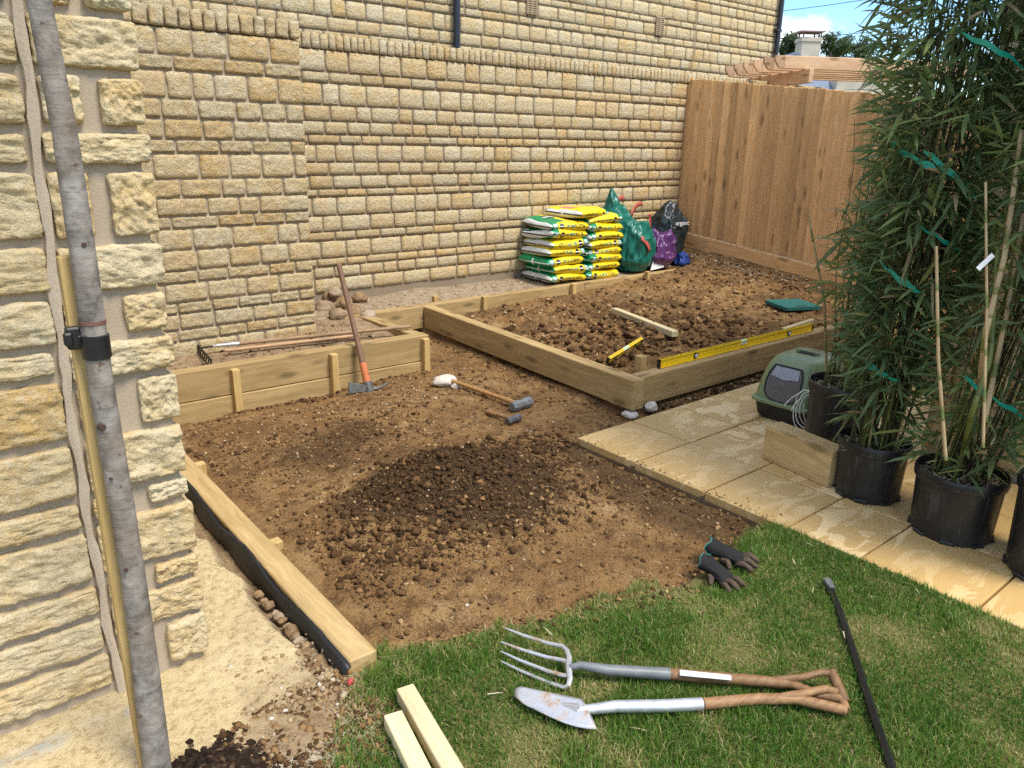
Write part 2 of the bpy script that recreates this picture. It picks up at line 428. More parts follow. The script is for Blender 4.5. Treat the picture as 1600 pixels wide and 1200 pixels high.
M_GRASS = mat_blade('grass_blade', [(0, (.04, .105, .015)), (.3, (.088, .195, .026)), (.6, (.16, .285, .043)), (.8, (.28, .34, .08)), (.92, (.44, .37, .16)), (1, (.52, .44, .24))])
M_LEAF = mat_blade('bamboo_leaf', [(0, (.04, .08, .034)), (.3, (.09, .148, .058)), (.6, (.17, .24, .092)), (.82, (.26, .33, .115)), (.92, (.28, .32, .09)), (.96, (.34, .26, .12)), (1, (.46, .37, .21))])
M_TREELEAF = mat_blade('far_tree_leaf', [(0, (.03, .06, .015)), (1, (.09, .13, .04))])
def mat_cane():
    t = NT('bamboo_cane'); c = t.coord('Object'); z = t.sep(c)[2]
    n = t.noise(c, 6, 3)
    a = t.n('Attribute'); a.attribute_name = 'tint'
    col = t.ramp(a.outputs['Fac'], [(0, (.05, .035, .02)), (.3, (.10, .12, .03)), (.55, (.16, .19, .045)), (.75, (.42, .29, .14)), (1, (.52, .38, .20))])
    col = t.mix(t.ramp(n, [(.35, .5), (.6, 0)]), col, t.mix(1.0, col, (.6, .55, .5), 'MULTIPLY'))
    return t.out(col, .45, spec=.4)
M_CANE = mat_cane()

# ------------------------------------------------------------------ ground sheets
def rbf(pts, eps=1.0):
    P = np.array(pts, float); d = np.linalg.norm(P[:, None, :2] - P[None, :, :2], axis=2)
    A = np.sqrt(d * d + eps * .02); n = len(P)
    B = np.hstack([P[:, :2], np.ones((n, 1))])
    K = np.block([[A + np.eye(n) * 1e-3, B], [B.T, np.zeros((3, 3))]])
    w = np.linalg.solve(K, np.concatenate([P[:, 2], np.zeros(3)]))
    def f(x, y):
        x = np.asarray(x, float); y = np.asarray(y, float); r = w[n] * x + w[n + 1] * y + w[n + 2]
        for (a, b, _), ww in zip(P, w): r = r + ww * np.sqrt((x - a) ** 2 + (y - b) ** 2 + eps * .02)
        return r
    return f
F_PIT = rbf([(1.15, 2.0, -.03), (1.15, 3, -.035), (1.15, 4.2, -.06), (1.3, 4.85, -.135), (2.2, 4.8, -.115), (3.1, 4.8, -.075), (3.4, 5.4, -.06), (3.6, 5.6, -.05),
             (3.6, 4.4, -.03), (3.55, 3.3, -.045), (3, 3.6, -.03), (2.9, 2.9, -.05), (2.85, 2.2, -.05), (2.9, 1.5, -.04), (2.3, 1.5, -.03), (1.8, 1.5, -.03), (1.2, 1.5, -.04), (2.2, 3.7, -.04), (1.7, 2.3, -.02), (2.4, 4.2, -.05)])
F_BED = rbf([(4.0, 3.4, .05), (4.0, 5.4, .05), (5, 4.5, .12), (5, 3.3, .08), (6.5, 3.3, .10), (6, 5.4, .10), (7.5, 5.5, .2), (8.0, 4.3, .215), (8.0, 6.4, .40), (7, 4.3, .15), (8, 3.2, .14), (8, 5.4, .315), (4.6, 3.9, .14)])
F_STRIP = rbf([(1.2, 5.1, .06), (1.5, 5.4, .11), (2.6, 5.5, .17), (2.6, 5.0, .12), (3.2, 6.3, .2), (5, 6.3, .205), (7, 6.3, .22), (5, 5.9, .19), (7.6, 5.95, .19)])
def soil_smooth(x, y):
    x = np.asarray(x, float); y = np.asarray(y, float)
    strip = ((y > 4.93) & (x < 3.15)) | ((y > 5.80) & (x < 7.75))
    bed = (((x > 3.74) & (y > 3.16)) & ~strip) | ((x >= 7.75) & (y > 3.16))
    h = np.where(strip, F_STRIP(x, y), np.where(bed, F_BED(x, y), F_PIT(x, y)))
    h = np.where((x > 2.94) & (y < 3.0), -.07, h)
    h = np.where((x > 3.6) & (y <= 3.16) & (y >= 3.0), -.03, h)
    mound = .23 * np.exp(-(((x - 2.02) * .92 + (y - 2.78) * .25) ** 2 / .16 + ((y - 2.78) * .95) ** 2 / .13) ** 1.0)
    mound = mound + .07 * np.exp(-((x - 2.68) ** 2 / .05 + (y - 3.02) ** 2 / .03)) + .05 * np.exp(-((x - 1.45) ** 2 / .06 + (y - 2.72) ** 2 / .05))
    h = h + np.where(~strip & ~bed, mound, 0)
    return h
def wetness(x, y):
    n = fbm(np.stack([x * 3, y * 3, x * 0], -1), 5, 4)
    m = np.exp(-(((x - 2.02) * .9 + (y - 2.78) * .2) ** 2 / .34 + (y - 2.74) ** 2 / .17))
    w = np.clip((m - .35 + n * .22) * 4, 0, 1)
    w2 = np.clip((.7 - np.hypot((x - 1.95) * .9, (y - 3.75) * 1.6) + n * .4) * 1.2, 0, .75)     # trampled dark patch
    w3 = np.clip((np.exp(-((x - 2.8) ** 2 / .06)) * (y < 3.0) - .4 + n * .3) * 1.3, 0, .7)
    bed = np.where((x > 3.72) & (y > 3.16), np.clip(.12 + .5 * n + .4 * np.exp(-((x - 5.2) ** 2 / 1.5 + (y - 4.2) ** 2 / .6)), 0, .75), 0)
    return np.clip(np.maximum(np.maximum(w, w2), np.maximum(w3, bed)), 0, 1)
def rough_at(x, y):
    r = .75 + 1.3 * np.exp(-((x - 2.05) ** 2 / .4 + (y - 2.75) ** 2 / .25))
    r = r + np.where((x > 3.72) & (y > 3.16) & (x < 8), 1.3 + 1.2 * np.exp(-((x - 5.0) ** 2 / 1.2 + (y - 4.2) ** 2 / .7)), 0)
    r = r + .9 * np.exp(-((x - 2.0) ** 2 / .3 + (y - 3.9) ** 2 / .1))
    r = np.where((y > 5.8) | ((y > 4.93) & (x < 3.15)), .35, r)
    return r
def soil_full(x, y):
    h = soil_smooth(x, y)
    P = np.stack([x, y, x * 0 + .5], -1)
    r = rough_at(x, y)
    h = h + .012 * fbm(P * 2.2, 11, 3) + r * (.013 * fbm(P * 11, 12, 4, .6) + .007 * np.maximum(0, fbm(P * 34, 14, 3)))
    return h
def axis(*segs):
    a = []
    for s, e, st in segs: a += list(np.arange(s, e, st))
    return np.array(a + [segs[-1][1]])
xs = axis((1.02, 3.75, .0125), (3.75, 8.2, .026)); ys = axis((1.42, 3.5, .0125), (3.5, 6.5, .02))
XX, YY = np.meshgrid(xs, ys, indexing='ij')
ZZ = soil_full(XX, YY)
def grid_faces(nx, ny):
    i = np.arange(nx * ny).reshape(nx, ny)
    return np.stack([i[:-1, :-1], i[1:, :-1], i[1:, 1:], i[:-1, 1:]], -1).reshape(-1, 4)
soil = link('soil', np_mesh('soil', np.stack([XX, YY, ZZ], -1).reshape(-1, 3), grid_faces(len(xs), len(ys)), True,
            {'wet': wetness(XX, YY).ravel(), 'pale': (np.where((YY > 5.86) & (XX < 7.0), .95, 0) + np.where((YY > 4.95) & (XX < 3.12) & (YY <= 5.86), .55, 0)).ravel()}), None, M_SOIL)
tag(soil, 'bare dug brown soil of the garden beds', None, None, 'structure')

b = MB(); b.add([(-400, -400, -.16), (400, -400, -.16), (400, 400, -.16), (-400, 400, -.16)], [(0, 1, 2, 3)])
ground = b.build('ground', M_LAWN); tag(ground, kind='structure')

# lawn sheet + blades
LAWN = [(2.962, -1.5), (2.962, 1.655), (2.86, 1.69), (2.62, 1.64), (2.40, 1.60), (2.2, 1.60), (1.99, 1.66), (1.75, 1.72), (1.43, 1.83), (1.2, 1.91), (1.07, 1.94), (.97, 1.90), (.86, 1.80), (.78, 1.74), (.70, 1.62), (.64, 1.45), (.55, 1.2), (.3, .9), (-1.5, .8), (-1.5, -1.5)]
def in_poly(x, y, poly):
    ins = np.zeros(x.shape, bool); n = len(poly)
    for i in range(n):
        (x1, y1), (x2, y2) = poly[i], poly[(i + 1) % n]
        c = ((y1 > y) != (y2 > y)) & (x < (x2 - x1) * (y - y1) / (y2 - y1 + 1e-12) + x1); ins ^= c
    return ins
def edge_dist(x, y, poly):
    d = np.full(x.shape, 9.); n = len(poly)
    for i in range(n):
        a = np.array(poly[i]); c = np.array(poly[(i + 1) % n]); e = c - a; L = (e @ e)
        t = np.clip(((x - a[0]) * e[0] + (y - a[1]) * e[1]) / L, 0, 1)
        d = np.minimum(d, np.hypot(x - a[0] - t * e[0], y - a[1] - t * e[1]))
    return d
gx_ = np.arange(-1.5, 2.97, .03); gy_ = np.arange(-1.5, 2.0, .03)
LX, LY = np.meshgrid(gx_, gy_, indexing='ij')
LZ = .002 + .008 * fbm(np.stack([LX * 3, LY * 3, LX * 0], -1), 3, 3)
ins = in_poly(LX, LY, LAWN); ed = edge_dist(LX, LY, LAWN)
LZ = np.where(ins, LZ, np.maximum(-.12, LZ - ed * 1.2))
LZ = np.where(LX > 2.94, np.minimum(LZ, -.012), LZ)
lawn = link('lawn', np_mesh('lawn', np.stack([LX, LY, LZ], -1).reshape(-1, 3), grid_faces(len(gx_), len(gy_)), True), None, M_LAWN)
tag(lawn, kind='structure')
def blades(name, x, y, z, ln, wd, lean, az, tint, mat, **kw):
    n = len(x); ca, sa = np.cos(az), np.sin(az); tw = az + np.random.uniform(-1.2, 1.2, n) + math.pi / 2
    px, py = np.cos(tw) * wd / 2, np.sin(tw) * wd / 2
    V = np.zeros((n, 5, 3))
    m = .55
    for k, s in ((0, -1), (1, 1)):
        V[:, k, 0] = x + s * px; V[:, k, 1] = y + s * py; V[:, k, 2] = z
    l1 = np.where(lean > 1.1, lean, lean * .5); l2 = np.where(lean > 1.1, np.minimum(lean + .1, 1.65), lean * 1.3)
    mz = z + ln * m * np.cos(l1); mo = ln * m * np.sin(l1)
    for k, s in ((2, 1), (3, -1)):
        V[:, k, 0] = x + ca * mo + s * px * .75; V[:, k, 1] = y + sa * mo + s * py * .75; V[:, k, 2] = mz
    to = mo + ln * (1 - m) * np.sin(l2); tz = mz + ln * (1 - m) * np.cos(l2)
    V[:, 4, 0] = x + ca * to; V[:, 4, 1] = y + sa * to; V[:, 4, 2] = tz
    b0 = np.arange(n)[:, None] * 5
    F = np.concatenate([b0 + [0, 1, 2], b0 + [0, 2, 3], b0 + [3, 2, 4]])
    me = np_mesh(name, V.reshape(-1, 3), F, False, {'tint': np.repeat(tint, 5)})
    return link(name, me, None, mat)
def make_grass():
    R = np.random.RandomState(3)
    n = 260000
    x = R.uniform(.45, 2.98, n); y = R.uniform(-.2, 2.05, n)
    jit = fbm(np.stack([x * 9, y * 9, x * 0], -1), 77, 4, .65) * .07
    k = in_poly(x + jit * (x < 2.85), y + jit * (x < 2.85), LAWN)
    # keep what the view cone can reach
    c = (np.stack([x, y, x * 0], -1) - EYE) @ RC
    k &= (c[:, 2] > .2) & (np.abs(c[:, 0] / c[:, 2] * FPX) < 1500) & (c[:, 1] / c[:, 2] * FPX < 1100)
    x, y = x[k], y[k]
    ed = edge_dist(x, y, LAWN)
    pn = fbm(np.stack([x * 3.2, y * 3.2, x * 0], -1), 21, 4); pf = fbm(np.stack([x * 11, y * 11, x * 0], -1), 22, 3)
    dry = np.clip(.5 * pn + .5 * pf + .10, 0, 1)
    dry = np.maximum(dry, np.clip(1.0 - ed / .14, 0, 1) * .55 * (x < 2.4))          # worn edge by the soil
    dry = np.maximum(dry, np.exp(-((x - .86) ** 2 / .01 + (y - 1.72) ** 2 / .02)) * .9)
    keep = R.rand(len(x)) < np.clip(1.0 - .3 * dry - .5 * np.clip(1 - ed / .04, 0, 1), .15, 1)
    x, y, dry, ed = x[keep], y[keep], dry[keep], ed[keep]; n = len(x)
    z = np.interp(0, [0], [0]) + .004 + .008 * fbm(np.stack([x * 3, y * 3, x * 0], -1), 3, 3) - .006
    ln = R.uniform(.012, .042, n) * (1 - .35 * dry) * (1 + .5 * np.clip(fbm(np.stack([x * 5, y * 5, x * 0], -1), 8, 2), -.5, 1))
    lush = np.exp(-((x - 1.05) ** 2 / .02 + (y - 1.82) ** 2 / .012)); ln = ln * (1 + .9 * lush)
    lean = np.abs(R.normal(.55, .35, n)); az = R.uniform(0, 2 * math.pi, n)
    t = np.clip(.52 + R.normal(0, .17, n) + .35 * (dry - .25) + .14 * pn[keep], 0, .85)
    dead = R.rand(n) < (.09 + .6 * np.clip(dry - .12, 0, 1)); t = np.where(dead, R.uniform(.85, 1, n), t)
    lean = np.where(dead, lean + .5, lean)
    o = blades('grass', x, y, z, ln, R.uniform(.0022, .0042, n), np.clip(lean, 0, 1.09), az, t, M_GRASS)
    tag(o, 'short green lawn grass with dry straw coloured patches', None, None, 'stuff')
make_grass()

# sandy concrete strip beside the left wall and the trench along the membrane
cx_ = np.arange(-1.4, .975, .0125); cy_ = axis((1.35, 3.2, .0125), (3.2, 5.6, .03))
CX, CY = np.meshgrid(cx_, cy_, indexing='ij')
P3 = np.stack([CX, CY, CX * 0], -1)
edge = .885 - .05 * np.clip((2.9 - CY) / .5, 0, 1) + .02 * fbm(P3 * [0, 6, 0], 31, 4) * 1.5 - .04 * np.clip((CY - 2.4), 0, 1)
CZ = .006 + .006 * fbm(P3 * 3, 33, 3) + .0045 * fbm(P3 * 40, 34, 3) + .008 * np.clip(fbm(P3 * 9, 36, 3), 0, 1)
fall = np.clip((CX - edge) / .05, 0, 1); fall = np.where(CY < 1.97, 0, fall)
CZ = CZ - .07 * fall
south = np.clip(((1.80 - .10 * np.clip(CX - .3, 0, 1)) + .06 * fbm(P3 * [4, 4, 0], 37, 3) - CY) / .07, 0, 1)
south2 = np.clip((.78 - np.hypot((CX - .80) * .9, (CY - 1.62) * .8) * 2.0 + .2 * fbm(P3 * 6, 39, 3)) * 2.5, 0, 1)
dirt = np.clip(np.maximum(np.maximum(south, south2), fall * 1.2) + .5 * np.clip(fbm(P3 * [5, 5, 0], 38, 4) - .25 + .5 * np.clip((CX - .7) / .2, 0, 1), 0, 1) * (CX > .55), 0, 1)
CZ = CZ - .02 * south
blue = np.exp(-((CY - (2.16 - .0 * CX)) / .03) ** 2) * (CX < .42) * np.clip(.7 + fbm(P3 * 7, 40, 3), 0, 1)
conc = link('concrete_path', np_mesh('concrete_path', np.stack([CX, CY, CZ], -1).reshape(-1, 3), grid_faces(len(cx_), len(cy_)), True,
            {'dirt': dirt.ravel(), 'blue': blue.ravel()}), None, M_CONC)
tag(conc, kind='structure')

# paving slabs
pav = empty('paving', (2.97, 2.97, 0)); tag(pav, kind='structure')
b = MB(); b.box((1.53, -2.07, -.057), (3.05, 4.10, .06)); b.build('mortar_bed', M_BEDDING, pav)
yl = [2.97, 2.52, 2.06, 1.60, 1.26, .80, .34, -.12, -.58, -1.04]; xl = [2.97, 3.45, 3.90, 4.35, 4.82, 5.30, 5.75]
R = random.Random(5)
for j in range(len(yl) - 1):
    for i in range(len(xl) - 1):
        if xl[i] > 4.3 and yl[j] < 1.3: continue
        w = xl[i + 1] - xl[i] - .009; d = yl[j] - yl[j + 1] - .009
        V, F = cbox_data((w, d, .045), .004)
        o = link('slab', mesh('slab', V, F), pav, M_SLAB)
        o.location = ((xl[i] + xl[i + 1]) / 2 - 2.97, (yl[j] + yl[j + 1]) / 2 - 2.97, -.0225 + R.uniform(-.002, .001))
        o.rotation_euler = (R.uniform(-.003, .003), R.uniform(-.003, .003), R.uniform(-.003, .003))

# ------------------------------------------------------------------ stone walls
def stone_variant(a, h0, seed, nmin=3, proud=.02, amp=.006):
    w = a * h0; e = .006
    nx = max(2, int(round(a * nmin))); nz = nmin
    us = np.concatenate([[-w / 2, -w / 2 + e], np.linspace(-w / 2 + e, w / 2 - e, nx + 1)[1:-1], [w / 2 - e, w / 2]])
    vs = np.concatenate([[-h0 / 2, -h0 / 2 + e], np.linspace(-h0 / 2 + e, h0 / 2 - e, nz + 1)[1:-1], [h0 / 2 - e, h0 / 2]])
    U, Vv = np.meshgrid(us, vs, indexing='ij'); P = np.stack([U, Vv, U * 0], -1)
    dx = np.minimum(U + w / 2, w / 2 - U); dz = np.minimum(Vv + h0 / 2, h0 / 2 - Vv); d = np.minimum(dx, dz)
    Y = -np.where(d < 1e-6, .003, np.where(d < e * 1.01, proud * .85, proud)) - np.where(d > 1e-6, amp * fbm(P * 26, seed, 3), 0)
    U = U + .0045 * vnoise(P * 30 + 9, seed + 1); Vv = Vv + .004 * vnoise(P * 30 + 31, seed + 2)
    corner = (np.minimum(dx, dz) < 1e-6) & (np.maximum(dx, dz) < e * 1.2)
    U = np.where(corner, U * (1 - .006 / w * 1.2), U); Vv = np.where(corner, Vv * (1 - .006 / h0 * 1.2), Vv)
    nxp, nzp = U.shape
    V = np.stack([U, Y, Vv], -1).reshape(-1, 3); F = [tuple(q) for q in grid_faces(nxp, nzp)]
    idx = np.arange(nxp * nzp).reshape(nxp, nzp)
    ring = list(idx[:, 0]) + list(idx[-1, 1:]) + list(idx[-2::-1, -1]) + list(idx[0, -2:0:-1])
    b = len(V); V = list(map(tuple, V)) + [(V[i][0], .02, V[i][2]) for i in ring]; n = len(ring)
    F += [(ring[i], b + i, b + (i + 1) % n, ring[(i + 1) % n]) for i in range(n)]
    return mesh('stone', V, F, True)
LIB = {}
def lib_stone(a, seed, tall, mat, detail):
    key = (min((.5, .8, 1.2, 1.7, 2.3, 3.2), key=lambda k: abs(math.log(k / a))), seed % 5, mat.name, detail)
    if key not in LIB:
        me = stone_variant(key[0], .14, 100 + len(LIB), detail, .013 if detail < 6 else .016, .004 if detail < 6 else .006); me.materials.append(mat); LIB[key] = me
    return LIB[key], key[0]
def join_stuff(name, items, parent, mat):
    """items: (mesh, matrix) -> one mesh"""
    VV = []; FF = []; b = 0
    for me, M in items:
        n = len(me.vertices); co = np.empty(n * 3); me.vertices.foreach_get('co', co); co = co.reshape(-1, 3)
        A = np.array(M); VV.append(co @ A[:3, :3].T + A[:3, 3])
        m = len(me.polygons); lp = np.empty(m * 4, np.int32); me.loops.foreach_get('vertex_index', lp); FF.append(lp.reshape(-1, 4) + b); b += n
    o = link(name, np_mesh(name, np.concatenate(VV), np.concatenate(FF), True), parent, mat); o['kind'] = 'stuff'; return o
def face_stones(x0, x1, rows, z0, seed, joint=.0135, skip=None):
    """rows bottom to top; gives (xc, zc, w, h)"""
    R = random.Random(seed); out = []; z = z0
    for h in rows:
        x = x0 - R.uniform(0, .2)
        while x < x1 - .02:
            w = R.choice([R.uniform(.14, .22), R.uniform(.2, .28), R.uniform(.24, .34)]) if h > .1 else R.uniform(.19, .33)
            xa, xb = max(x, x0), min(x + w, x1)
            if x1 - xb < .07: xb = x1
            if xb - xa > .035: out.append(((xa + xb) / 2, z + h / 2, xb - xa - joint, h - joint))
            x = xb if xb == x1 else x + w
        z += h
    return out
def put_wall(th, stones, y, origin, ang, mat, detail, seed, keep=300, nm='stone', limit=True):
    """stones on a face whose local x runs along angle ang; face normal is local -y"""
    R = random.Random(seed); L = []
    Rot = Matrix.Rotation(ang, 4, 'Z')
    for (xc, zc, w, h) in stones:
        me, a = lib_stone(w / h, R.randrange(99), 0, mat, detail)
        M = Matrix.Translation(Vector(origin)) @ Rot @ Matrix.Translation((xc, y - R.uniform(0, .006), zc)) @ Matrix.Diagonal((w / (a * .14), 1, h / .14, 1))
        if R.random() < .5: M = M @ Matrix.Diagonal((1, 1, 1, 1))
        p = proj(M.to_translation())
        vis = p[2] > 0 and -40 < p[0] < 1640 and -40 < p[1] < 1240
        L.append((w * h / max(.1, p[2]) ** 2 if vis else -1, me, M))
    L.sort(key=lambda t: -t[0]); rest = []
    inv = Matrix.Translation(-Vector(th.location))
    for i, (s, me, M) in enumerate(L):
        if s > 0 and i < keep:
            o = link(nm, me, th); o.matrix_local = inv @ M
        else: rest.append((me, inv @ M))
    if rest: join_stuff('more_stones', rest, th, mat)
def core(th, c0, c1, mat, name='mortar_core'):
    b = MB(); c = [(a + d) / 2 for a, d in zip(c0, c1)]; s = [abs(d - a) for a, d in zip(c0, c1)]
    b.box(Vector(c) - Vector(th.location), s); return b.build(name, mat, th)

ROWS = [.13, .105, .075, .155, .08, .14, .16, .07, .115, .11, .15, .08, .11, .13, .175, .09, .175]
YC = 6.41
# C: long garden wall
wC = empty('garden_wall', (2.6, YC, .1), label='long low honey stone boundary wall behind the compost sacks', cat='wall')
zC = 2.335 - sum(ROWS); core(wC, (2.55, YC, -.1), (11.2, YC + .22, 2.33), M_MORTAR_OLD)
stC = [s for s in face_stones(2.6, 8.03, ROWS, zC, 11) if s[1] > .1] + face_stones(8.06, 11.1, ROWS[-5:], 2.335 - sum(ROWS[-5:]), 12)
put_wall(wC, stC, YC, (0, 0, 0), 0, M_STONE, 3, 21, 300)
cop = []; x = 2.62; R = random.Random(4)
while x < 11.1:
    w = R.uniform(.06, .085); cop.append((x + w / 2, 2.395, w - .008, .118)); x += w
put_wall(wC, cop, YC - .012, (0, 0, 0), 0, M_STONE, 3, 22, 140, 'coping_stone')
b = MB(); b.box(Vector((6.85, YC + .11, 2.385)) - wC.location, (8.5, .21, .115), ch=.01); b.build('coping_bed', M_MORTAR, wC)
# B: taller nearer section
YB = 5.56
wB = empty('garden_wall_pier', (1.0, YB, 0), label='nearer stone wall section left of the rubble heap, slightly proud', cat='wall')
core(wB, (.8, YB, -.1), (2.595, YC + .1, 2.285), M_MORTAR)
RB = [.12, .13, .085, .115, .08, .135, .085, .14, .145, .085, .12, .125, .165, .09, .13, .125, .17, .095, .165]
zB = 2.29 - sum(RB)
put_wall(wB, face_stones(1.0, 2.605, RB, zB, 31), YB, (0, 0, 0), 0, M_STONE, 6, 32, 300)
cop = []; x = 1.0
while x < 2.56:
    w = min(R.uniform(.075, .1), 2.607 - x); cop.append((x + w / 2, 2.352, w - .009, .118)); x += w
put_wall(wB, cop, YB - .01, (0, 0, 0), 0, M_STONE, 6, 33, 100, 'coping_stone')
b = MB(); b.box(Vector((1.7, YB + .4, 2.345)) - wB.location, (1.79, .78, .11), ch=.01); b.build('coping_bed', M_MORTAR, wB)
# D: house wall behind
YD = 7.6; XD = 11.62
hD = empty('stone_house', (7, YD, 0), label='honey stone house rising behind the garden wall with black downpipes', cat='house')
core(hD, (2.0, YD, -.1), (XD, YD + 5, 5.2), M_MORTAR_OLD)
RD = [.1, .16, .075, .13, .17, .09, .15, .08, .165, .13, .075, .17, .14, .16, .09]
put_wall(hD, face_stones(2.0, XD + .005, RD, 2.30, 41), YD, (0, 0, 0), 0, M_STONE, 3, 42, 300)
for nm, px, py in (('v', 831, 6), ('v', 1031, 41)):
    p = gy(px, py, YD - .03); rel = p - hD.location
    b = MB(); b.box(rel, (.16, .03, .235), ch=.006); v = b.build('air_brick', M_VENT, hD)
    b = MB()
    for r_ in range(9):
        for c_ in range(2): b.box(rel + Vector((-.036 + c_ * .072, -.0135, -.096 + r_ * .024)), (.056, .006, .009))
    s_ = b.build('vent_slot', M_VENTD, v); s_['kind'] = 'stuff'
def downpipe(x, z0, z1, label_, sq=.07):
    b = MB(); b.tube([(x - hD.location.x, -.07, z0), (x - hD.location.x, -.07, z1)], .038, 14)
    o = b.build('downpipe', M_DRAIN, hD, True)
    k = MB(); k.box((x - hD.location.x, -.05, (z0 + z1) / 2 + .0), (.13, .09, .035), ch=.004); k.build('pipe_bracket', M_DRAIN, o)
    return o
xp = gy(714, 40, YD - .07).x; downpipe(xp, 2.2, 5.0, ''); 
xp2 = gy(1217, 45, YD - .07).x; downpipe(xp2 - .0, 1.5, 5.2, '')
b = MB(); xw = gy(1086, 50, YD - .03).x - hD.location.x; b.tube([(xw, -.035, 2.2), (xw + .01, -.035, 5)], .006, 6); b.build('cable', M_VENT, hD)

# A: near house corner, big rock-faced blocks with a sealed movement joint
def rock_block(name, dims, seed, cuts=22, r=.012, amp=.008, mat=None, parent=None, loc=(0, 0, 0), freq=30):
    bm = bmesh.new(); bmesh.ops.create_cube(bm, size=2)
    bmesh.ops.subdivide_edges(bm, edges=list(bm.edges), cuts=cuts, use_grid_fill=True)
    P = np.array([v.co[:] for v in bm.verts]); half = np.array(dims) / 2; P = P * half
    F = [[v.index for v in f.verts] for f in bm.faces]; bm.free()
    q = np.clip(P, -(half - r), half - r); n = P - q; L = np.linalg.norm(n, axis=1, keepdims=True); mx = np.abs(n).max(1, keepdims=True)
    N = n / np.maximum(L, 1e-9); P = q + N * mx
    W = P + np.array(loc)
    P = P + N * (.3 + .7 * np.abs(N[:, 1:2]) ** 2) * (amp * (1.0 * fbm(W * freq, seed, 5, .7) + .5 * np.abs(fbm(W * freq * 2.2, seed + 9, 3, .7)) - .3))[:, None]
    P = P + .0022 * np.stack([fbm(W * 30 + 3, seed + 20, 3), 0 * L[:, 0], fbm(W * 22 + 40, seed + 21, 3)], -1)
    me = mesh(name, P, F, True)
    o = link(name, me, parent, mat); o.location = loc; return o
YA = 2.285
wA = empty('house_corner', (.3, YA, 0), label='near house corner of big pale rock faced blocks beside the tree trunk', cat='house')
core(wA, (-2.5, YA, -.05), (.598, 5.5, 3.3), M_MORTAR)
jt = lambda z: .352 - .016 * math.sin(z * 2.2)
zl = [gy(60, p, YA - .02).z for p in (1130, 1057, 995, 940, 850, 797, 702, 597, 548, 465, 380, 262, 201, 110, 14)]
zr = [gy(225, p, YA - .02).z for p in (1060, 985, 925, 885, 797, 757, 668, 586, 523, 454, 374, 262, 203, 118, 28)]
zl += [zl[-1] + d for d in (.2, .33, .5, .62, .8, 1.0, 1.2)]; zr += [zr[-1] + d for d in (.12, .3, .4, .6, .75, .95, 1.1, 1.3)]
zl[0] = .03; zr[0] = .03; R = random.Random(9)
JG = .024
sd = 0
def a_stone(x0, x1, z0, z1, back=.10):
    global sd; sd += 1
    w, h = x1 - x0, z1 - z0
    rock_block('stone', (w, .13, h), 500 + sd, 24, .012, .008, M_STONE_NEAR, wA, Vector(((x0 + x1) / 2, YA + .043 - R.uniform(0, .006), (z0 + z1) / 2)) - wA.location)
for i in range(len(zl) - 1):
    z0, z1 = zl[i] + JG / 2, zl[i + 1] - JG / 2; xm = jt((z0 + z1) / 2) - .012 - R.uniform(0, .012)
    cut = -.02 - R.uniform(.0, .12)
    a_stone(cut, xm, z0, z1); a_stone(cut - .42, cut - .02, z0, z1)
    if z0 < 1.9: a_stone(cut - .85, cut - .44, z0, z1)
for i in range(len(zr) - 1):
    z0, z1 = zr[i] + JG / 2, zr[i + 1] - JG / 2; xm = jt((z0 + z1) / 2) + .012 + R.uniform(0, .01); xe = .618 + R.uniform(-.006, .006)
    if i % 2 == 1: a_stone(xm, xe, z0, z1)
    else: a_stone(xm, xm + .09, z0, z1); a_stone(xe - .105 - R.uniform(0, .02), xe, z0, z1)
# return face of the corner, running away from the camera
put_wall(wA, [(a, z_, w, h) for a, z_, w, h in face_stones(.14, 3.2, [.17, .11, .16, .2, .12, .18, .1, .2, .16, .13, .19, .15, .12, .2, .15], .03, 51)], 0, (.598, YA, 0), math.pi / 2, M_STONE_NEAR, 3, 52, 0)
b = MB(); V = []; zz = np.linspace(.0, 3.25, 90)
for z in zz:
    j = jt(z); wv = .0125 + .0025 * math.sin(z * 31) + R.uniform(-.002, .002); dx = .003 * math.sin(z * 19) + R.uniform(-.0015, .0015)
    for f, yo in ((-1.25, .012), (-.9, -.018), (0, -.024), (.9, -.018), (1.25, .012)): V.append((j + dx + f * wv - wA.location.x, yo, z))
b.add(V, [(i * 5 + k, i * 5 + k + 1, (i + 1) * 5 + k + 1, (i + 1) * 5 + k) for i in range(len(zz) - 1) for k in range(4)])
b.build('joint_sealant', M_SEALANT, wA, True)

# E: stone wall behind the bamboo
XE = 4.42; YE = 1.64
wE = empty('neighbouring_house_wall', (XE, YE, 0), label='shaded stone house wall behind the potted bamboos', cat='house')
core(wE, (XE, -2.5, -.1), (XE + 3, YE, 3.6), M_MORTAR)
RE = [.2, .12, .2, .16, .1, .2, .14, .2, .12, .18, .2, .11, .19, .15, .2, .12, .18, .2, .14, .2]
put_wall(wE, [(a, z_, w, h) for a, z_, w, h in face_stones(.0, 3.6, RE, .03, 61)], 0, (XE, YE, 0), -math.pi / 2, M_STONE, 6, 62, 120)

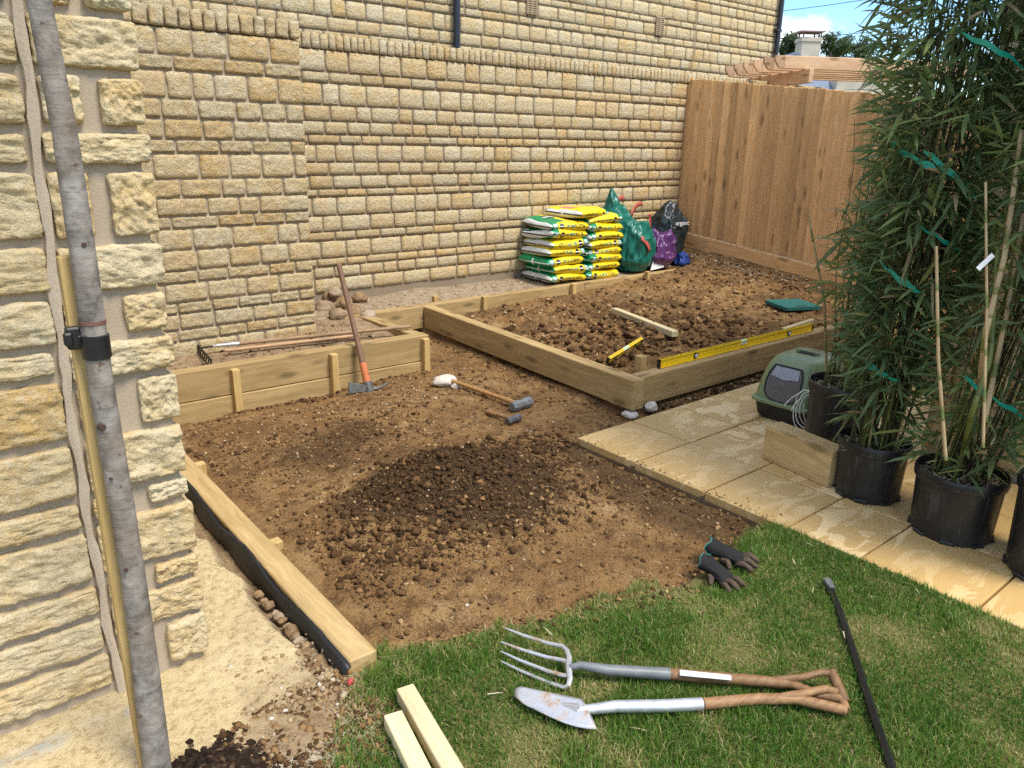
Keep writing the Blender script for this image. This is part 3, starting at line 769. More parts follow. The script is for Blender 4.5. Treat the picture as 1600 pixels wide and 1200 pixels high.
# ------------------------------------------------------------------ fence
XF = 8.05
fence = empty('board_fence', (XF, 4.3, .2), label='tall orange brown vertical board fence at the far right of the beds', cat='fence')
fb = lambda y: .213 + (y - 4.33) * .0976
ft = lambda y: 2.173 + (y - 4.24) * .1018
V, F = cbox_data((1.0, .014, .125), .003)
R = random.Random(2); y = 6.40; k = 0
while y > 2.3:
    z0, z1 = fb(y) + .165, ft(y) + R.uniform(-.008, .008); L = z1 - z0
    me = mesh('board', *cbox_data((L, .02, .112), .003)); me.materials.append(M_FENCE)
    o = link('board', me, fence)
    Mx = Matrix(((0, 1, 0, 0), (0, 0, 1, 0), (1, 0, 0, 0), (0, 0, 0, 1)))   # local x up, local z along y
    o.matrix_local = Matrix.Translation((R.uniform(-.004, .004), y - 4.3, (z0 + z1) / 2 - .2)) @ Mx @ Matrix.Rotation(.2, 4, 'X')
    y -= .098; k += 1
def beam(name, p0, p1, hgt, thk, mat, parent=None, ch=.006, up=(0, 0, 1)):
    """board from p0 to p1 (centre of the section), long axis local x"""
    p0, p1 = Vector(p0), Vector(p1); d = p1 - p0; L = d.length; x = d.normalized(); z = Vector(up); yv = z.cross(x).normalized(); z = x.cross(yv)
    M = Matrix((x, yv, z)).transposed().to_4x4(); M.translation = (p0 + p1) / 2
    V, F = cbox_data((L, thk, hgt), ch); me = mesh(name, V, F); me.materials.append(mat)
    o = link(name, me, parent)
    if parent: o.matrix_local = parent.matrix_basis.inverted() @ M
    else: o.matrix_basis = M
    return o
beam('gravel_board', (XF, 6.40, fb(6.4) + .075), (XF, 2.25, fb(2.25) + .075), .15, .03, M_FENCE, fence)
for zo in (.45, 1.1, 1.75): beam('rail', (XF + .045, 6.4, fb(6.4) + zo), (XF + .045, 2.25, fb(2.25) + zo), .075, .04, M_FENCE, fence)

# ------------------------------------------------------------------ timber of the beds
def wbase(o):
    v = Vector((0, 0, 0))
    while o is not None: v += Vector(o.matrix_basis.translation); o = o.parent
    return v
def bw(mb, name, mat, parent=None, smooth=False):
    """build a mesh given in world coordinates under a parent that is only translated"""
    if parent is not None:
        d = wbase(parent); mb.V = [(v[0] - d.x, v[1] - d.y, v[2] - d.z) for v in mb.V]
    return mb.build(name, mat, parent, smooth)
def soil_hit(px, py, off=0.0):
    z = 0.0
    for _ in range(12):
        p = gz(px, py, z); z = .5 * z + .5 * float(soil_smooth(np.array(p.x), np.array(p.y)) + off)
    return gz(px, py, z)
def sleeper(p0, p1, label, hgt=.2, thk=.1, group='sleepers edging the beds', name='timber_sleeper', mat=None):
    o = beam(name, p0, p1, hgt, thk, mat or M_SLEEPER, None, .005)
    return tag(o, label, 'sleeper' if 'sleeper' in name else 'timber', group)
sleeper((.62, 4.985, .1), (3.2, 4.90, .1), 'upper of two stacked sleepers the pick leans against')
sleeper((.62, 4.975, -.104), (3.19, 4.892, -.104), 'lower of two stacked sleepers behind the pick head')
sleeper((3.145, 4.96, .098), (3.13, 5.74, .098), 'short sleeper running back under the rake handle end')
sleeper((2.95, 5.80, .1), (3.735, 5.80, .1), 'short rear sleeper joining the long cross beam, beside the rubble')
sleeper((3.74, 5.815, .1), (5.80, 5.83, .1), 'rear sleeper in front of the stone wall, left of the sacks')
sleeper((5.805, 5.83, .1), (7.74, 5.84, .1), 'rear sleeper in front of the compost sacks')
sleeper((3.63, 3.08, .1), (3.79, 5.745, .1), 'long sleeper crossing between the two beds')
sleeper((3.695, 3.165, .1), (7.3, 3.14, .1), 'sleeper beside the paving with the long yellow level on it')
a = gz(590, 1012, .045); a2 = gz(545, 1037, .045); f1 = gz(290, 702, .045)
cx0 = (a.x + a2.x) / 2; wS = max(.09, (a - a2).length)
sleeper((cx0, (a.y + a2.y) / 2, -.055), (f1.x - .05, 4.75, -.055), 'bright sleeper edging the soil beside the concrete strip', .2, .1)
def stake(x, y, z0, z1, label, s=.05, mat=None, rz=0):
    o = beam('timber_stake', (x, y, z0), (x, y, z1), s, s, mat or M_STAKE, None, .003, up=(math.sin(rz), math.cos(rz), 0))
    return tag(o, label, 'stake', 'stakes holding the sleepers')
for px, pt, lab in ((367, 577, 'leftmost stake in front of the stacked sleepers'), (521, 553, 'middle stake in front of the stacked sleepers, left of the pick'), (665, 529, 'stake at the right end of the stacked sleepers')):
    yy = 4.875 if px < 400 else 4.845 if px < 600 else 4.822
    p = gy(px, pt, yy); stake(p.x, yy, -.25, p.z, lab)
for px, pt, lab in ((680, 462, 'tall stake at the far end of the cross beam'), (757, 463, 'first stake in front of the rear sleeper from the cross beam'), (896, 443, 'stake in front of the rear sleeper under the sacks'), (1012, 424, 'stake in front of the rear sleeper below the green bags')):
    yy = 5.90 if px == 680 else 5.75; p = gy(px, pt, yy); stake(p.x, yy, -.1, p.z, lab)
p = gy(1086, 421, 5.76); stake(p.x, 5.76, -.05, p.z, 'end stake in front of the rear sleeper near the fence')
p = gy(1003, 556, 3.25); stake(p.x, 3.26, -.05, p.z, 'stake inside the corner by the yellow levels', .06, M_STAKE)
for px, py, lab in ((437, 842, 'stake beside the bright edging sleeper, mid length'), (318, 722, 'stake beside the bright edging sleeper, far end')):
    p = gz(px, py, .02); stake(p.x - .02, p.y, -.25, .02, lab, .05)

# black membrane folded between sleeper and trench
memb_x = cx0 - .057
V = []; F = []; n = 60; R = random.Random(6)
for i in range(n):
    y = (a2.y - .01) + i / (n - 1) * 2.5; xm = memb_x + (f1.x - .05 - cx0) * i / (n - 1)
    top = .035 + .012 * math.sin(i * .37) + R.uniform(-.004, .004)
    for k, (dx, z) in enumerate(((.004, top), (-.012 - .006 * math.sin(i * .5), top - .004), (-.016 - .005 * math.sin(i * .61 + 1), -.02), (-.02, -.16))): V.append((xm + dx, y, z))
for i in range(n - 1):
    for k in range(3): F.append((i * 4 + k, i * 4 + k + 1, (i + 1) * 4 + k + 1, (i + 1) * 4 + k))
memb = link('membrane', mesh('membrane', V, F, True), None, M_MEMB); tag(memb, 'black plastic membrane lining the bright edging sleeper', 'membrane')
md = memb.modifiers.new('thick', 'SOLIDIFY'); md.thickness = .002

def timber(name, p0, p1, hgt, thk, mat, label, cat, up=(0, 0, 1), group=None):
    o = beam(name, p0, p1, hgt, thk, mat, None, .003, up); return tag(o, label, cat, group)
# block on the paving
p = gz(1190, 716, 0); q = gz(1292, 763, 0); d = (q - p).normalized(); nrm = Vector((-d.y, d.x, 0)); nrm = nrm if nrm.x > 0 else -nrm
timber('sleeper_offcut', p + nrm * .06 + Vector((0, 0, .1)), q + nrm * .06 + Vector((0, 0, .1)), .195, .12, M_SLEEPER, 'short sawn sleeper block standing on the paving by the pet carrier', 'timber block')
# loose stake lying on the rear bed
p = soil_hit(960, 485, .06); q = soil_hit(1055, 522, .06)
pk = timber('loose_stake', p, q, .05, .06, M_BATTEN, 'pale pointed stake lying loose on the dug rear bed', 'stake')
p = soil_hit(1197, 520, .05); q = soil_hit(1240, 512, .05)
timber('timber_offcut', (p.x, 3.32, .19), (q.x + .05, 3.30, .22), .05, .035, M_BATTEN, 'small pale offcut poking up behind the long yellow level', 'timber offcut')
# pale battens by the lawn edge
def batten(pa, pb, qa, qb, label):
    p = (gz(*pa, .05) + gz(*pb, .05)) / 2; q = (gz(*qa, .05) + gz(*qb, .05)) / 2; d = (q - p).normalized(); q = p + d * 1.0
    p.z = q.z = .028; w = max(.044, (gz(*pa, .05) - gz(*pb, .05)).length * .95)
    timber('timber_batten', p, q, .05, w, M_BATTEN, label, 'batten', group='pale battens on the lawn')
batten((618, 1076), (647, 1069), (692, 1200), (722, 1200), 'longer right hand pale batten on the lawn corner')
batten((598, 1117), (629, 1111), (640, 1200), (672, 1200), 'shorter left hand pale batten on the lawn corner')

# ------------------------------------------------------------------ clods, pebbles, straws
def ico(sub):
    bm = bmesh.new(); bmesh.ops.create_icosphere(bm, subdivisions=sub, radius=1)
    V = np.array([v.co[:] for v in bm.verts]); F = np.array([[v.index for v in f.verts] for f in bm.faces]); bm.free(); return V, F
ICO1, ICO2 = ico(1), ico(2)
def scatter(name, x, y, r, tint, mat, hfun, seed=1, sub=1, sink=.3, flat=.75, label=None):
    R = np.random.RandomState(seed); n = len(x); bV, bF = ICO1 if sub == 1 else ICO2
    k = 12; var = np.stack([bV * (1 + .55 * fbm(bV * 2.1 + 13 * j, seed + j, 3, .7))[:, None] for j in range(k)])
    ch = R.randint(0, k, n); V = var[ch].copy()
    sx = r[:, None] * R.uniform(.75, 1.25, (n, 3)) * [1, 1, flat]
    V = V * sx[:, None, :]
    a = R.uniform(0, 6.28, n); ca, sa = np.cos(a)[:, None], np.sin(a)[:, None]
    X = V[..., 0] * ca - V[..., 1] * sa; Y = V[..., 0] * sa + V[..., 1] * ca
    V = np.stack([X + x[:, None], Y + y[:, None], V[..., 2] + (hfun(x, y) + r * flat * (1 - 2 * sink))[:, None]], -1)
    F = (bF[None] + (np.arange(n) * len(bV))[:, None, None]).reshape(-1, 3)
    o = link(name, np_mesh(name, V.reshape(-1, 3), F, False, {'tint': np.repeat(tint, len(bV))}), None, mat)
    tag(o, label, None, None, 'stuff'); return o
def in_soil(x, y):
    return ~in_poly(x, y, LAWN) & ~((x > 2.93) & (y < 3.02)) & ~((x < 1.17) & (y < 4.7)) & ~((y > 4.86) & (y < 4.99) & (x < 3.2)) & ~((y > 5.75) & (y < 5.89) & (x < 7.75)) & \
        ~((x > 3.55 + .06 * (y - 3.1)) & (x < 3.72 + .06 * (y - 3.1)) & (y > 3.0) & (y < 5.9)) & ~((x > 3.6) & (y > 3.0) & (y < 3.23)) & ~((x > 2.9) & (x < 3.22) & (y > 4.85) & (y < 5.8)) & ~((y > 5.5) & (x < 2.62)) & (y < 6.38) & (x > 1.1) & (x < 7.98)
R = np.random.RandomState(12)
def lay(n, cx, cy, sx, sy, r0, r1, lo, hi, uni=False):
    if uni: x = R.uniform(cx, sx, n); y = R.uniform(cy, sy, n)
    else: x = R.normal(cx, sx, n); y = R.normal(cy, sy, n)
    k = in_soil(x, y); x, y = x[k], y[k]; r = r0 + (r1 - r0) * R.rand(len(x)) ** 7
    return x, y, r, R.uniform(lo, hi, len(x))
def line(n, x0, y0, x1, y1, sg):
    t = R.rand(n); x = x0 + (x1 - x0) * t + R.normal(0, sg, n); y = y0 + (y1 - y0) * t + R.normal(0, sg, n); k = in_soil(x, y) | ((x > 3.4) & (x < 3.6)); x, y = x[k], y[k]
    return x, y, .003 + .012 * R.rand(len(x)) ** 4, R.uniform(.1, .7, len(x))
L = [lay(8500, 2.02, 2.76, .36, .22, .0022, .014, 0, .38), lay(1300, 1.5, 2.55, .22, .13, .003, .020, .05, .6), lay(900, 2.68, 3.02, .16, .10, .004, .022, .05, .65), lay(1900, 1.85, 2.40, .42, .10, .003, .015, .05, .7),
     lay(20000, 1.15, 1.55, 3.65, 5.7, .0018, .012, .22, .9, True), line(600, 1.2, 4.86, 3.15, 4.79, .03), line(500, 3.55, 3.1, 3.70, 5.7, .035), line(500, 1.15, 2.0, 1.17, 4.7, .03), line(300, 2.93, 1.7, 2.93, 3.0, .03), lay(900, 2.0, 3.85, .4, .22, .004, .014, .1, .6)]
c1 = [np.concatenate(v) for v in zip(*L)]
big = c1[2] > .016
def scat2(name, c, mat, seed, label, **kw):
    b_ = c[2] > .011
    scatter(name, c[0][b_], c[1][b_], c[2][b_], c[3][b_], mat, soil_full, seed, 2, label=label + ', larger lumps', **kw)
    scatter(name + '_fine', c[0][~b_], c[1][~b_], c[2][~b_], c[3][~b_], mat, soil_full, seed + 1, 1, label=label + ', fine crumbs', **kw)
scat2('soil_clods', c1, M_CLOD, 71, 'loose brown soil clods on and around the mound')
L = [lay(7000, 3.8, 3.25, 7.95, 5.74, .004, .022, .25, .9, True), lay(1700, 5.0, 4.2, .6, .45, .005, .033, .15, .68), lay(800, 4.6, 4.0, .4, .3, .005, .034, .05, .6), lay(700, 7.6, 5.4, .3, .6, .006, .022, .05, .9)]
scat2('bed_clods', [np.concatenate(v) for v in zip(*L)], M_CLOD, 81, 'loose brown clods over the dug rear bed')
L = [lay(1700, 1.15, 1.6, 3.6, 5.7, .002, .009, .2, 1, True), lay(500, 3.8, 3.25, 7.9, 5.7, .005, .016, .2, 1, True), lay(260, 2.6, 4.2, .5, .5, .004, .011, .4, 1), lay(200, 1.7, 3.9, .5, .5, .004, .012, .4, 1)]
c3 = [np.concatenate(v) for v in zip(*L)]
scatter('pebbles', *c3, M_PEBBLE, soil_full, 91, 1, label='pale pebbles and chips scattered through the soil')
gv = [R.normal(7.8, .10, 170), R.normal(5.2, .55, 170)]; k = in_soil(*gv)
scatter('white_chippings', gv[0][k], gv[1][k], R.uniform(.005, .015, k.sum()), R.uniform(.8, 1, k.sum()), M_PEBBLE, soil_full, 95, 1, label='white stone chippings along the foot of the fence')
gv = [R.uniform(2.95, 7.6, 700), R.uniform(5.9, 6.38, 700)]; k = (gv[0] > 2.7)
scatter('strip_crumbs', gv[0][k], gv[1][k], .004 + .012 * R.rand(k.sum()) ** 3, R.uniform(.2, 1, k.sum()), M_PEBBLE, soil_full, 97, 1, label='crumbs of stone on the strip at the foot of the garden wall')
gv = [2.975 + np.abs(R.normal(0, .07, 420)) ** 1.3, R.uniform(1.66, 3.0, 420)]
scatter('paving_grit', gv[0], gv[1], .001 + .0035 * R.rand(420) ** 3, R.uniform(.3, .95, 420), M_CLOD, lambda x, y: x * 0 + .0, 119, 1, label='soil grit trodden onto the paving edge')
gv = [R.uniform(3.7, 5.6, 420), R.uniform(2.985, 3.10, 420)]
scatter('kerb_crumbs', gv[0], gv[1], .004 + .014 * R.rand(420) ** 2, R.uniform(.0, .9, 420), M_CLOD, lambda x, y: x * 0 - .022, 99, 1, label='soil crumbs in the gap between paving and sleeper')
def straws(name, n, region, mat, hf, lmin, lmax, w, label, seed):
    Q = np.random.RandomState(seed); x = Q.uniform(region[0], region[1], n); y = Q.uniform(region[2], region[3], n)
    k = in_soil(x, y) if region[4] else np.ones(n, bool); x, y = x[k], y[k]; n = len(x)
    o = blades(name, x, y, hf(x, y) + .006, Q.uniform(lmin, lmax, n), np.full(n, w), Q.uniform(1.4, 1.56, n), Q.uniform(0, 6.28, n), Q.rand(n), mat); tag(o, label, None, None, 'stuff'); return o
straws('straw_bits', 170, (1.2, 3.6, 1.7, 5, True), M_STRAW, lambda x, y: soil_full(x, y), .012, .05, .003, 'pale roots and straws lying on the soil', 3)
straws('lawn_litter', 16, (1.2, 2.9, .5, 1.7, False), M_STRAW, lambda x, y: x * 0 + .024, .03, .065, .006, 'dry fallen bamboo leaves on the lawn', 4)
straws('dead_grass', 2600, (.52, .93, 1.45, 1.86, False), M_STRAW, lambda x, y: x * 0 - .005, .02, .06, .0022, 'dead matted grass between compost and lawn', 8)
# dark compost round the tree
gv = [R.normal(.43, .10, 2600), R.normal(1.76, .06, 2600)]
scatter('dark_compost', gv[0], gv[1], (.003 + .014 * R.rand(2600) ** 2.5), R.uniform(0, 1, 2600) ** 2, M_DARKSOIL, lambda x, y: .0 - .015 + .04 * np.exp(-((x - .43) ** 2 + (y - 1.76) ** 2) / .02), 111, 1, label='dark crumbly compost at the foot of the tree')
gv = [R.normal(.80, .1, 500), R.normal(1.93, .12, 500)]; k = (gv[0] < .93)
scatter('strip_grit', gv[0][k], gv[1][k], .003 + .009 * R.rand(k.sum()) ** 2.5, R.uniform(.0, 1, k.sum()), M_PEBBLE, lambda x, y: x * 0 + .004, 113, 1, label='grit and crumbs on the concrete strip')

gv = [R.uniform(.45, .98, 2600), R.uniform(1.5, 1.95, 2600)]; k = fbm(np.stack([gv[0] * 5, gv[1] * 5, gv[0] * 0], -1), 51, 3) + 1.2 * (1 - np.hypot((gv[0] - .74) / .3, (gv[1] - 1.72) / .2)) > 0
scatter('spill_crumbs', gv[0][k], gv[1][k], .002 + .009 * R.rand(k.sum()) ** 3, R.uniform(.1, .8, k.sum()), M_CLOD, lambda x, y: x * 0 + .002, 115, 1, label='brown soil spill between compost, concrete strip and lawn')
gv = [R.uniform(1.2, 2.9, 2200), R.uniform(1.5, 2.05, 2200)]; k = np.abs(edge_dist(gv[0], gv[1], LAWN)) < .09
scatter('lawn_edge_crumbs', gv[0][k], gv[1][k], .002 + .009 * R.rand(k.sum()) ** 3, R.uniform(.1, .9, k.sum()), M_CLOD, lambda x, y: np.maximum(soil_full(x, y), np.where(in_poly(x, y, LAWN), .004, -1)), 117, 1, label='soil crumbs spilled along the lawn edge')
# single rocks
def rock(name, loc, size, seed, mat, label, cat='rock', group=None, flat=.75):
    V, F = ICO2
    bV, bF = ico(3)
    P = bV * (1 + .30 * fbm(bV * 1.1 + seed * 3.1, seed, 2) + .10 * fbm(bV * 4 + seed, seed + 3, 3))[:, None]
    P = P * np.array([size, size * (.7 + .3 * abs(math.sin(seed))), size * flat])
    o = link(name, np_mesh(name, P, bF, False), None, mat); o.location = loc; o.rotation_euler = (0, 0, seed * 1.7)
    return tag(o, label, cat, group)
rub = [(508, 482, .09, 0, 'lower left block of the rubble heap against the wall'), (530, 494, .085, 0, 'front block of the rubble heap'), (552, 488, .08, 0, 'rubble block just left of the pick handle'), (516, 466, .08, .07, 'dark block on top of the rubble heap'),
       (538, 474, .08, .07, 'brown block in the middle of the rubble heap'), (500, 462, .07, .04, 'grey block at the back left of the rubble heap'), (562, 467, .07, .02, 'rounded rubble stone right of the pick handle'), (524, 458, .06, .13, 'small block capping the rubble heap'), (575, 492, .06, 0, 'rubble piece at the right foot of the heap')]
for i, (px, py, s, dz, lab) in enumerate(rub):
    p = gz(px, py, .2 + dz); rock('rubble_block', (p.x, p.y, p.z), s, 3 + i, M_RUBBLE, lab, 'rock', 'rubble heap by the wall')
TR_LAB = ['small stone high up the membrane trench, fourth from the far end', 'small stone in the membrane trench, below the grey far group', 'rounded pebble mid trench against the black membrane', 'larger brown stone mid way down the membrane trench', 'brown stone in the trench beside the largest far stone', 'stone in the trench touching the membrane, above the near group', 'broad flat stone in the near half of the membrane trench', 'small stone on the concrete side of the near trench group', 'largest stone in the trench near the sleeper end', 'last stone in the trench next to the red fragment', 'small stone wedged at the membrane near the sleeper end', 'small stone between concrete edge and membrane, mid trench',
    'farthest stone in the membrane trench', 'second stone from the far end of the membrane trench', 'stone on the concrete side of the mid trench', 'small stone behind the larger brown trench stone', 'pebble against the membrane beside the brown trench stones', 'stone against the membrane above the broad flat stone', 'stone just above the last trench stone', 'tiny stone squeezed between two brown trench stones']
for i, (px, py, s) in enumerate([(437, 940, .022), (445, 955, .018), (452, 966, .020), (462, 985, .030), (475, 1000, .024), (483, 1012, .027), (493, 1018, .03), (492, 1030, .022), (503, 1037, .038), (520, 1052, .030), (513, 1020, .02), (471, 972, .017), (428, 922, .02), (440, 930, .016), (456, 958, .022), (466, 994, .02), (480, 990, .018), (500, 1003, .02), (508, 1048, .024), (487, 1001, .016)]):
    p = gz(px, py, -.03); rock('trench_stone', (min(p.x, memb_x - .033), p.y, -.028), s, 31 + i, M_RUBBLE, TR_LAB[i], 'rock', 'stones in the membrane trench')
p = soil_hit(694, 602); rock('mortar_lump', (p.x, p.y, p.z + .03), .085, 55, M_WHITEROCK, 'pale mortar lump at the end of the sledgehammer handle', 'rock', None, .5)
p = soil_hit(713, 607); rock('mortar_chip', (p.x, p.y, p.z + .015), .035, 57, M_WHITEROCK, 'small pale mortar chip under the sledgehammer handle', 'rock')
p = gz(1017, 634, .02); rock('concrete_lump', (p.x, p.y, .012), .042, 59, M_WHITEROCK, 'pale concrete lump at the corner of sleeper and paving', 'rock')
p = gz(985, 648, -.03); rock('grey_rubble', (p.x, p.y, -.03), .05, 61, M_WHITEROCK, 'grey broken lump below the beam corner by the paving', 'rock', None, .5)
p = gz(548, 1066, .01); rock('red_fragment', (p.x, p.y, .012), .012, 63, mat_plain('red_plastic', (.45, .05, .05), .6), 'small red fragment at the lawn edge by the sleeper end', 'fragment')
#@@OBJ
# ------------------------------------------------------------------ young tree at the left
tr_px = [(61, -60, 42), (61, 0, 42), (80, 100, 42), (100, 200, 42), (115, 300, 44), (130, 400, 44), (144, 500, 43), (158, 600, 42), (175, 700, 42), (192, 800, 42), (208, 900, 41), (222, 1000, 43), (234, 1100, 46), (246, 1200, 48), (252, 1250, 50), (256, 1290, 54)]
tree = empty('young_tree', (.35, 1.85, 0), label='slim grey tree trunk tied to a stake in front of the near house corner', cat='tree')
pts = []; rad = []
for px, py, w in tr_px:
    yy = 1.86; p = gy(px, py, yy); dep = proj(p)[2]; pts.append(p); rad.append(w * .43 * dep / FPX)
P2 = []; R2 = []; Rg = random.Random(3)
for i in range(len(pts) - 1):
    for k in range(5):
        t = k / 5; P2.append(pts[i].lerp(pts[i + 1], t)); R2.append((rad[i] * (1 - t) + rad[i + 1] * t) * (1 + Rg.uniform(-.012, .012)))
d0 = (P2[0] - P2[6]).normalized(); top = P2[0]
ext = [top + d0 * s for s in (1.3, .9, .6, .3)]
P2 = ext + P2 + [pts[-1], pts[-1] - Vector((0, 0, .15))]; R2 = [.012, .018, .022, .026] + R2 + [rad[-1] * 1.1, rad[-1] * 1.2]
b = MB(); b.tube(P2[::-1], R2[::-1], 20); trunk = bw(b, 'trunk', M_BARK, tree, True)
for k in range(6):
    st = ext[0].lerp(ext[3], k / 6); an = k * 2.3; dr = Vector((math.cos(an), math.sin(an), .9)).normalized()
    b = MB(); b.tube([st, st + dr * .3, st + dr * .6 + Vector((0, 0, .1)), st + dr * .8 + Vector((0, 0, .25))], [.010, .008, .005, .003], 7); bw(b, 'limb', M_BARK, tree, True)
for px, py, rr in ((172, 668, .011), (148, 372, .007), (208, 888, .006), (196, 745, .005)):
    i = min(range(len(P2)), key=lambda i: abs(proj(P2[i])[1] - py)); c = P2[i]; dirv = (Vector(EYE) - c); dirv.z = 0; dirv.normalize()
    side = dirv.cross(Vector((0, 0, 1))) * (-.012 if px > 160 else .004)
    b = MB(); b.tube([c + dirv * (R2[i] - .006) - side, c + dirv * (R2[i] + .002) - side], [rr, rr * .6], 10); bw(b, 'branch_scar', mat_plain('branch_scar', (.06, .03, .022), .8, var=.2), trunk, True)
i0 = min(range(len(P2)), key=lambda i: abs(proj(P2[i])[1] - 540)); c = P2[i0]
ax = (P2[i0 - 3] - P2[i0 + 3]).normalized()
b = MB(); b.tube([c - ax * .027, c - ax * .025, c + ax * .025, c + ax * .027], [R2[i0] + .001, R2[i0] + .004, R2[i0] + .004, R2[i0] + .001], 24)
strap = bw(b, 'tree_strap', M_BLACK, tree, True)
b = MB(); q = gy(115, 528, 1.87); b.box(q, (.03, .022, .05), ch=.004); b.box(q + Vector((-.012, -.008, 0)), (.018, .018, .03), ch=.004); b.box(q + Vector((.02, -.006, -.008)), (.03, .015, .028), ch=.003); bw(b, 'strap_buckle', M_BLACK, strap)
b = MB(); c2 = c + ax * .055; b.tube([c2 - ax * .004, c2 + ax * .004], [R2[i0] + .0015] * 2, 20); bw(b, 'tie_mark', mat_plain('reddish_tie', (.16, .07, .05), .7), tree, True)
p0 = gy(102, 400, 1.905); p1 = gy(240, 1270, 1.905)
o = beam('tree_stake', p1 - (p0 - p1).normalized() * .1, p0, .03, .032, M_STAKE, None, .002, up=(0, 1, 0)); tag(o, 'thin square timber stake tied behind the young tree trunk', 'stake')

# ------------------------------------------------------------------ hand tools
def grip(mb, pts, r, seg=10): mb.tube(pts, r, seg)
# spade
spade = empty('spade', gz(1060, 1105, 0), label='steel spade with wooden handle lying on the lawn nearest the camera', cat='spade')
s0 = gz(905, 1110, .05); s1 = gz(1095, 1100, .045); s2 = gz(1185, 1092, .042); s3 = gz(1245, 1092, .045); s4 = gz(1322, 1110, .035)
b = MB(); b.tube([s1.lerp(s0, -.02), s1.lerp(s2, .4), s2, s2.lerp(s3, .6), s3, s3.lerp(s4, .5), s4], [.0175, .0175, .017, .0165, .016, .016, .0155], 14); shaft = bw(b, 'shaft', M_HANDLE, spade, True)
u3 = gz(1312, 1082, .05)
b = MB(); b.tube([s2.lerp(s3, .3), gz(1250, 1084, .06), gz(1290, 1076, .07), u3], [.012, .012, .012, .011], 10); b.tube([u3 + Vector((0, 0, .0)), u3.lerp(s4, .5), s4], [.013, .014, .014], 10); bw(b, 'handle_grip', M_HANDLE, spade, True)
b = MB(); b.tube([s0, s0.lerp(s1, .3) + Vector((0, 0, .008)), s0.lerp(s1, .7), s1.lerp(s2, .02)], [.014, .0175, .019, .0192], 14); bw(b, 'socket', M_STEEL, spade, True)
A = (gz(800, 1085, .02) - s0); A.z = 0; A.normalize()
n1, n2 = 16, 11; V = []
q00, q01 = gz(909, 1093, .062), gz(933, 1140, .042); q10, q11 = gz(800, 1070, .05), gz(812, 1102, .038)
for i in range(n1):
    u = i / (n1 - 1)
    for j in range(n2):
        v = j / (n2 - 1); vv = v * 2 - 1
        uu = u * (1 - .13 * abs(vv) ** 4 - (.10 * v * v if v > .5 else 0))
        p = q00.lerp(q10, uu).lerp(q01.lerp(q11, uu), v)
        out = .022 * math.sin(u * math.pi) * v
        p = p + Vector((-.35, -.9, 0)) * out
        V.append((p.x, p.y, max(.028, p.z - .010 * (1 - vv * vv) + .010 * (1 - u) * (1 - vv * vv) * 1.6)))
F = [(i * n2 + j, i * n2 + j + 1, (i + 1) * n2 + j + 1, (i + 1) * n2 + j) for i in range(n1 - 1) for j in range(n2 - 1)]
b = MB(); b.add(V, F); bl = bw(b, 'blade', M_DSTEEL, spade, True); md = bl.modifiers.new('thick', 'SOLIDIFY'); md.thickness = .0025
b = MB(); b.tube([s0 + Vector((0, 0, .004)), s0 + A * .06 + Vector((0, 0, -.006)), s0 + A * .12 + Vector((0, 0, -.02))], [.016, .011, .002], 10); bw(b, 'blade_rib', M_DSTEEL, bl, True)
# fork
fork = empty('garden_fork', gz(1060, 1055, 0), label='garden fork with four steel tines lying on the lawn behind the spade', cat='fork')
f0 = gz(888, 1043, .05); f1 = gz(1045, 1053, .045); f2 = gz(1185, 1064, .045); fs = gz(1215, 1062, .05); ga = gz(1300, 1052, .075); gb_ = gz(1318, 1092, .045)
b = MB(); b.tube([f1.lerp(f2, -.01), f1.lerp(f2, .5), f2, gz(1240, 1070, .045), gz(1280, 1086, .045), gb_], [.0185, .018, .0175, .0145, .0135, .014], 14); bw(b, 'shaft', M_HANDLE, fork, True)
b = MB(); b.tube([f2, fs, gz(1255, 1058, .07), gz(1285, 1050, .078), ga], [.012, .0115, .011, .011, .012], 10); b.tube([ga + (ga - gb_) * .08, ga.lerp(gb_, .5), gb_ + (gb_ - ga) * .12], [.0155, .017, .0155], 12); bw(b, 'handle_grip', M_HANDLE, fork, True)
b = MB(); b.tube([f0, f0.lerp(f1, .12) + Vector((0, 0, .012)), f0.lerp(f1, .4), f1.lerp(f2, .01)], [.009, .013, .0175, .0198], 14); bw(b, 'socket', M_GREYPAINT, fork, True)
pa, pb2 = gz(1062, 1051, .062), gz(1142, 1059, .0635)
b = MB(); b.tube([pa, pb2], [.0125, .0115], 10, flat=.5); bw(b, 'paint_patch', M_WHITE, fork, True)
tips = [gz(786, 980, .055), gz(783, 1003, .042), gz(783, 1018, .032), gz(783, 1033, .022)]
Bx = (tips[0] - tips[3]); Bx.normalize(); hd = [f0 + Bx * k for k in (.085, .03, -.03, -.075)]
for tp, hp in zip(tips, hd):
    b = MB(); hz = hp + Vector((0, 0, -.008)); dv = (tp - hz); b.tube([f0, f0.lerp(hz, .5) - dv * .02, f0.lerp(hz, .85) + dv * .01, hz + dv * .07, hz + dv * .3 + Vector((0, 0, -.006)), hz + dv * .7 + Vector((0, 0, -.006)), tp], [.010, .010, .0085, .0075, .0065, .0055, .0025], 8)
    bw(b, 'tine', M_DSTEEL, fork, True)
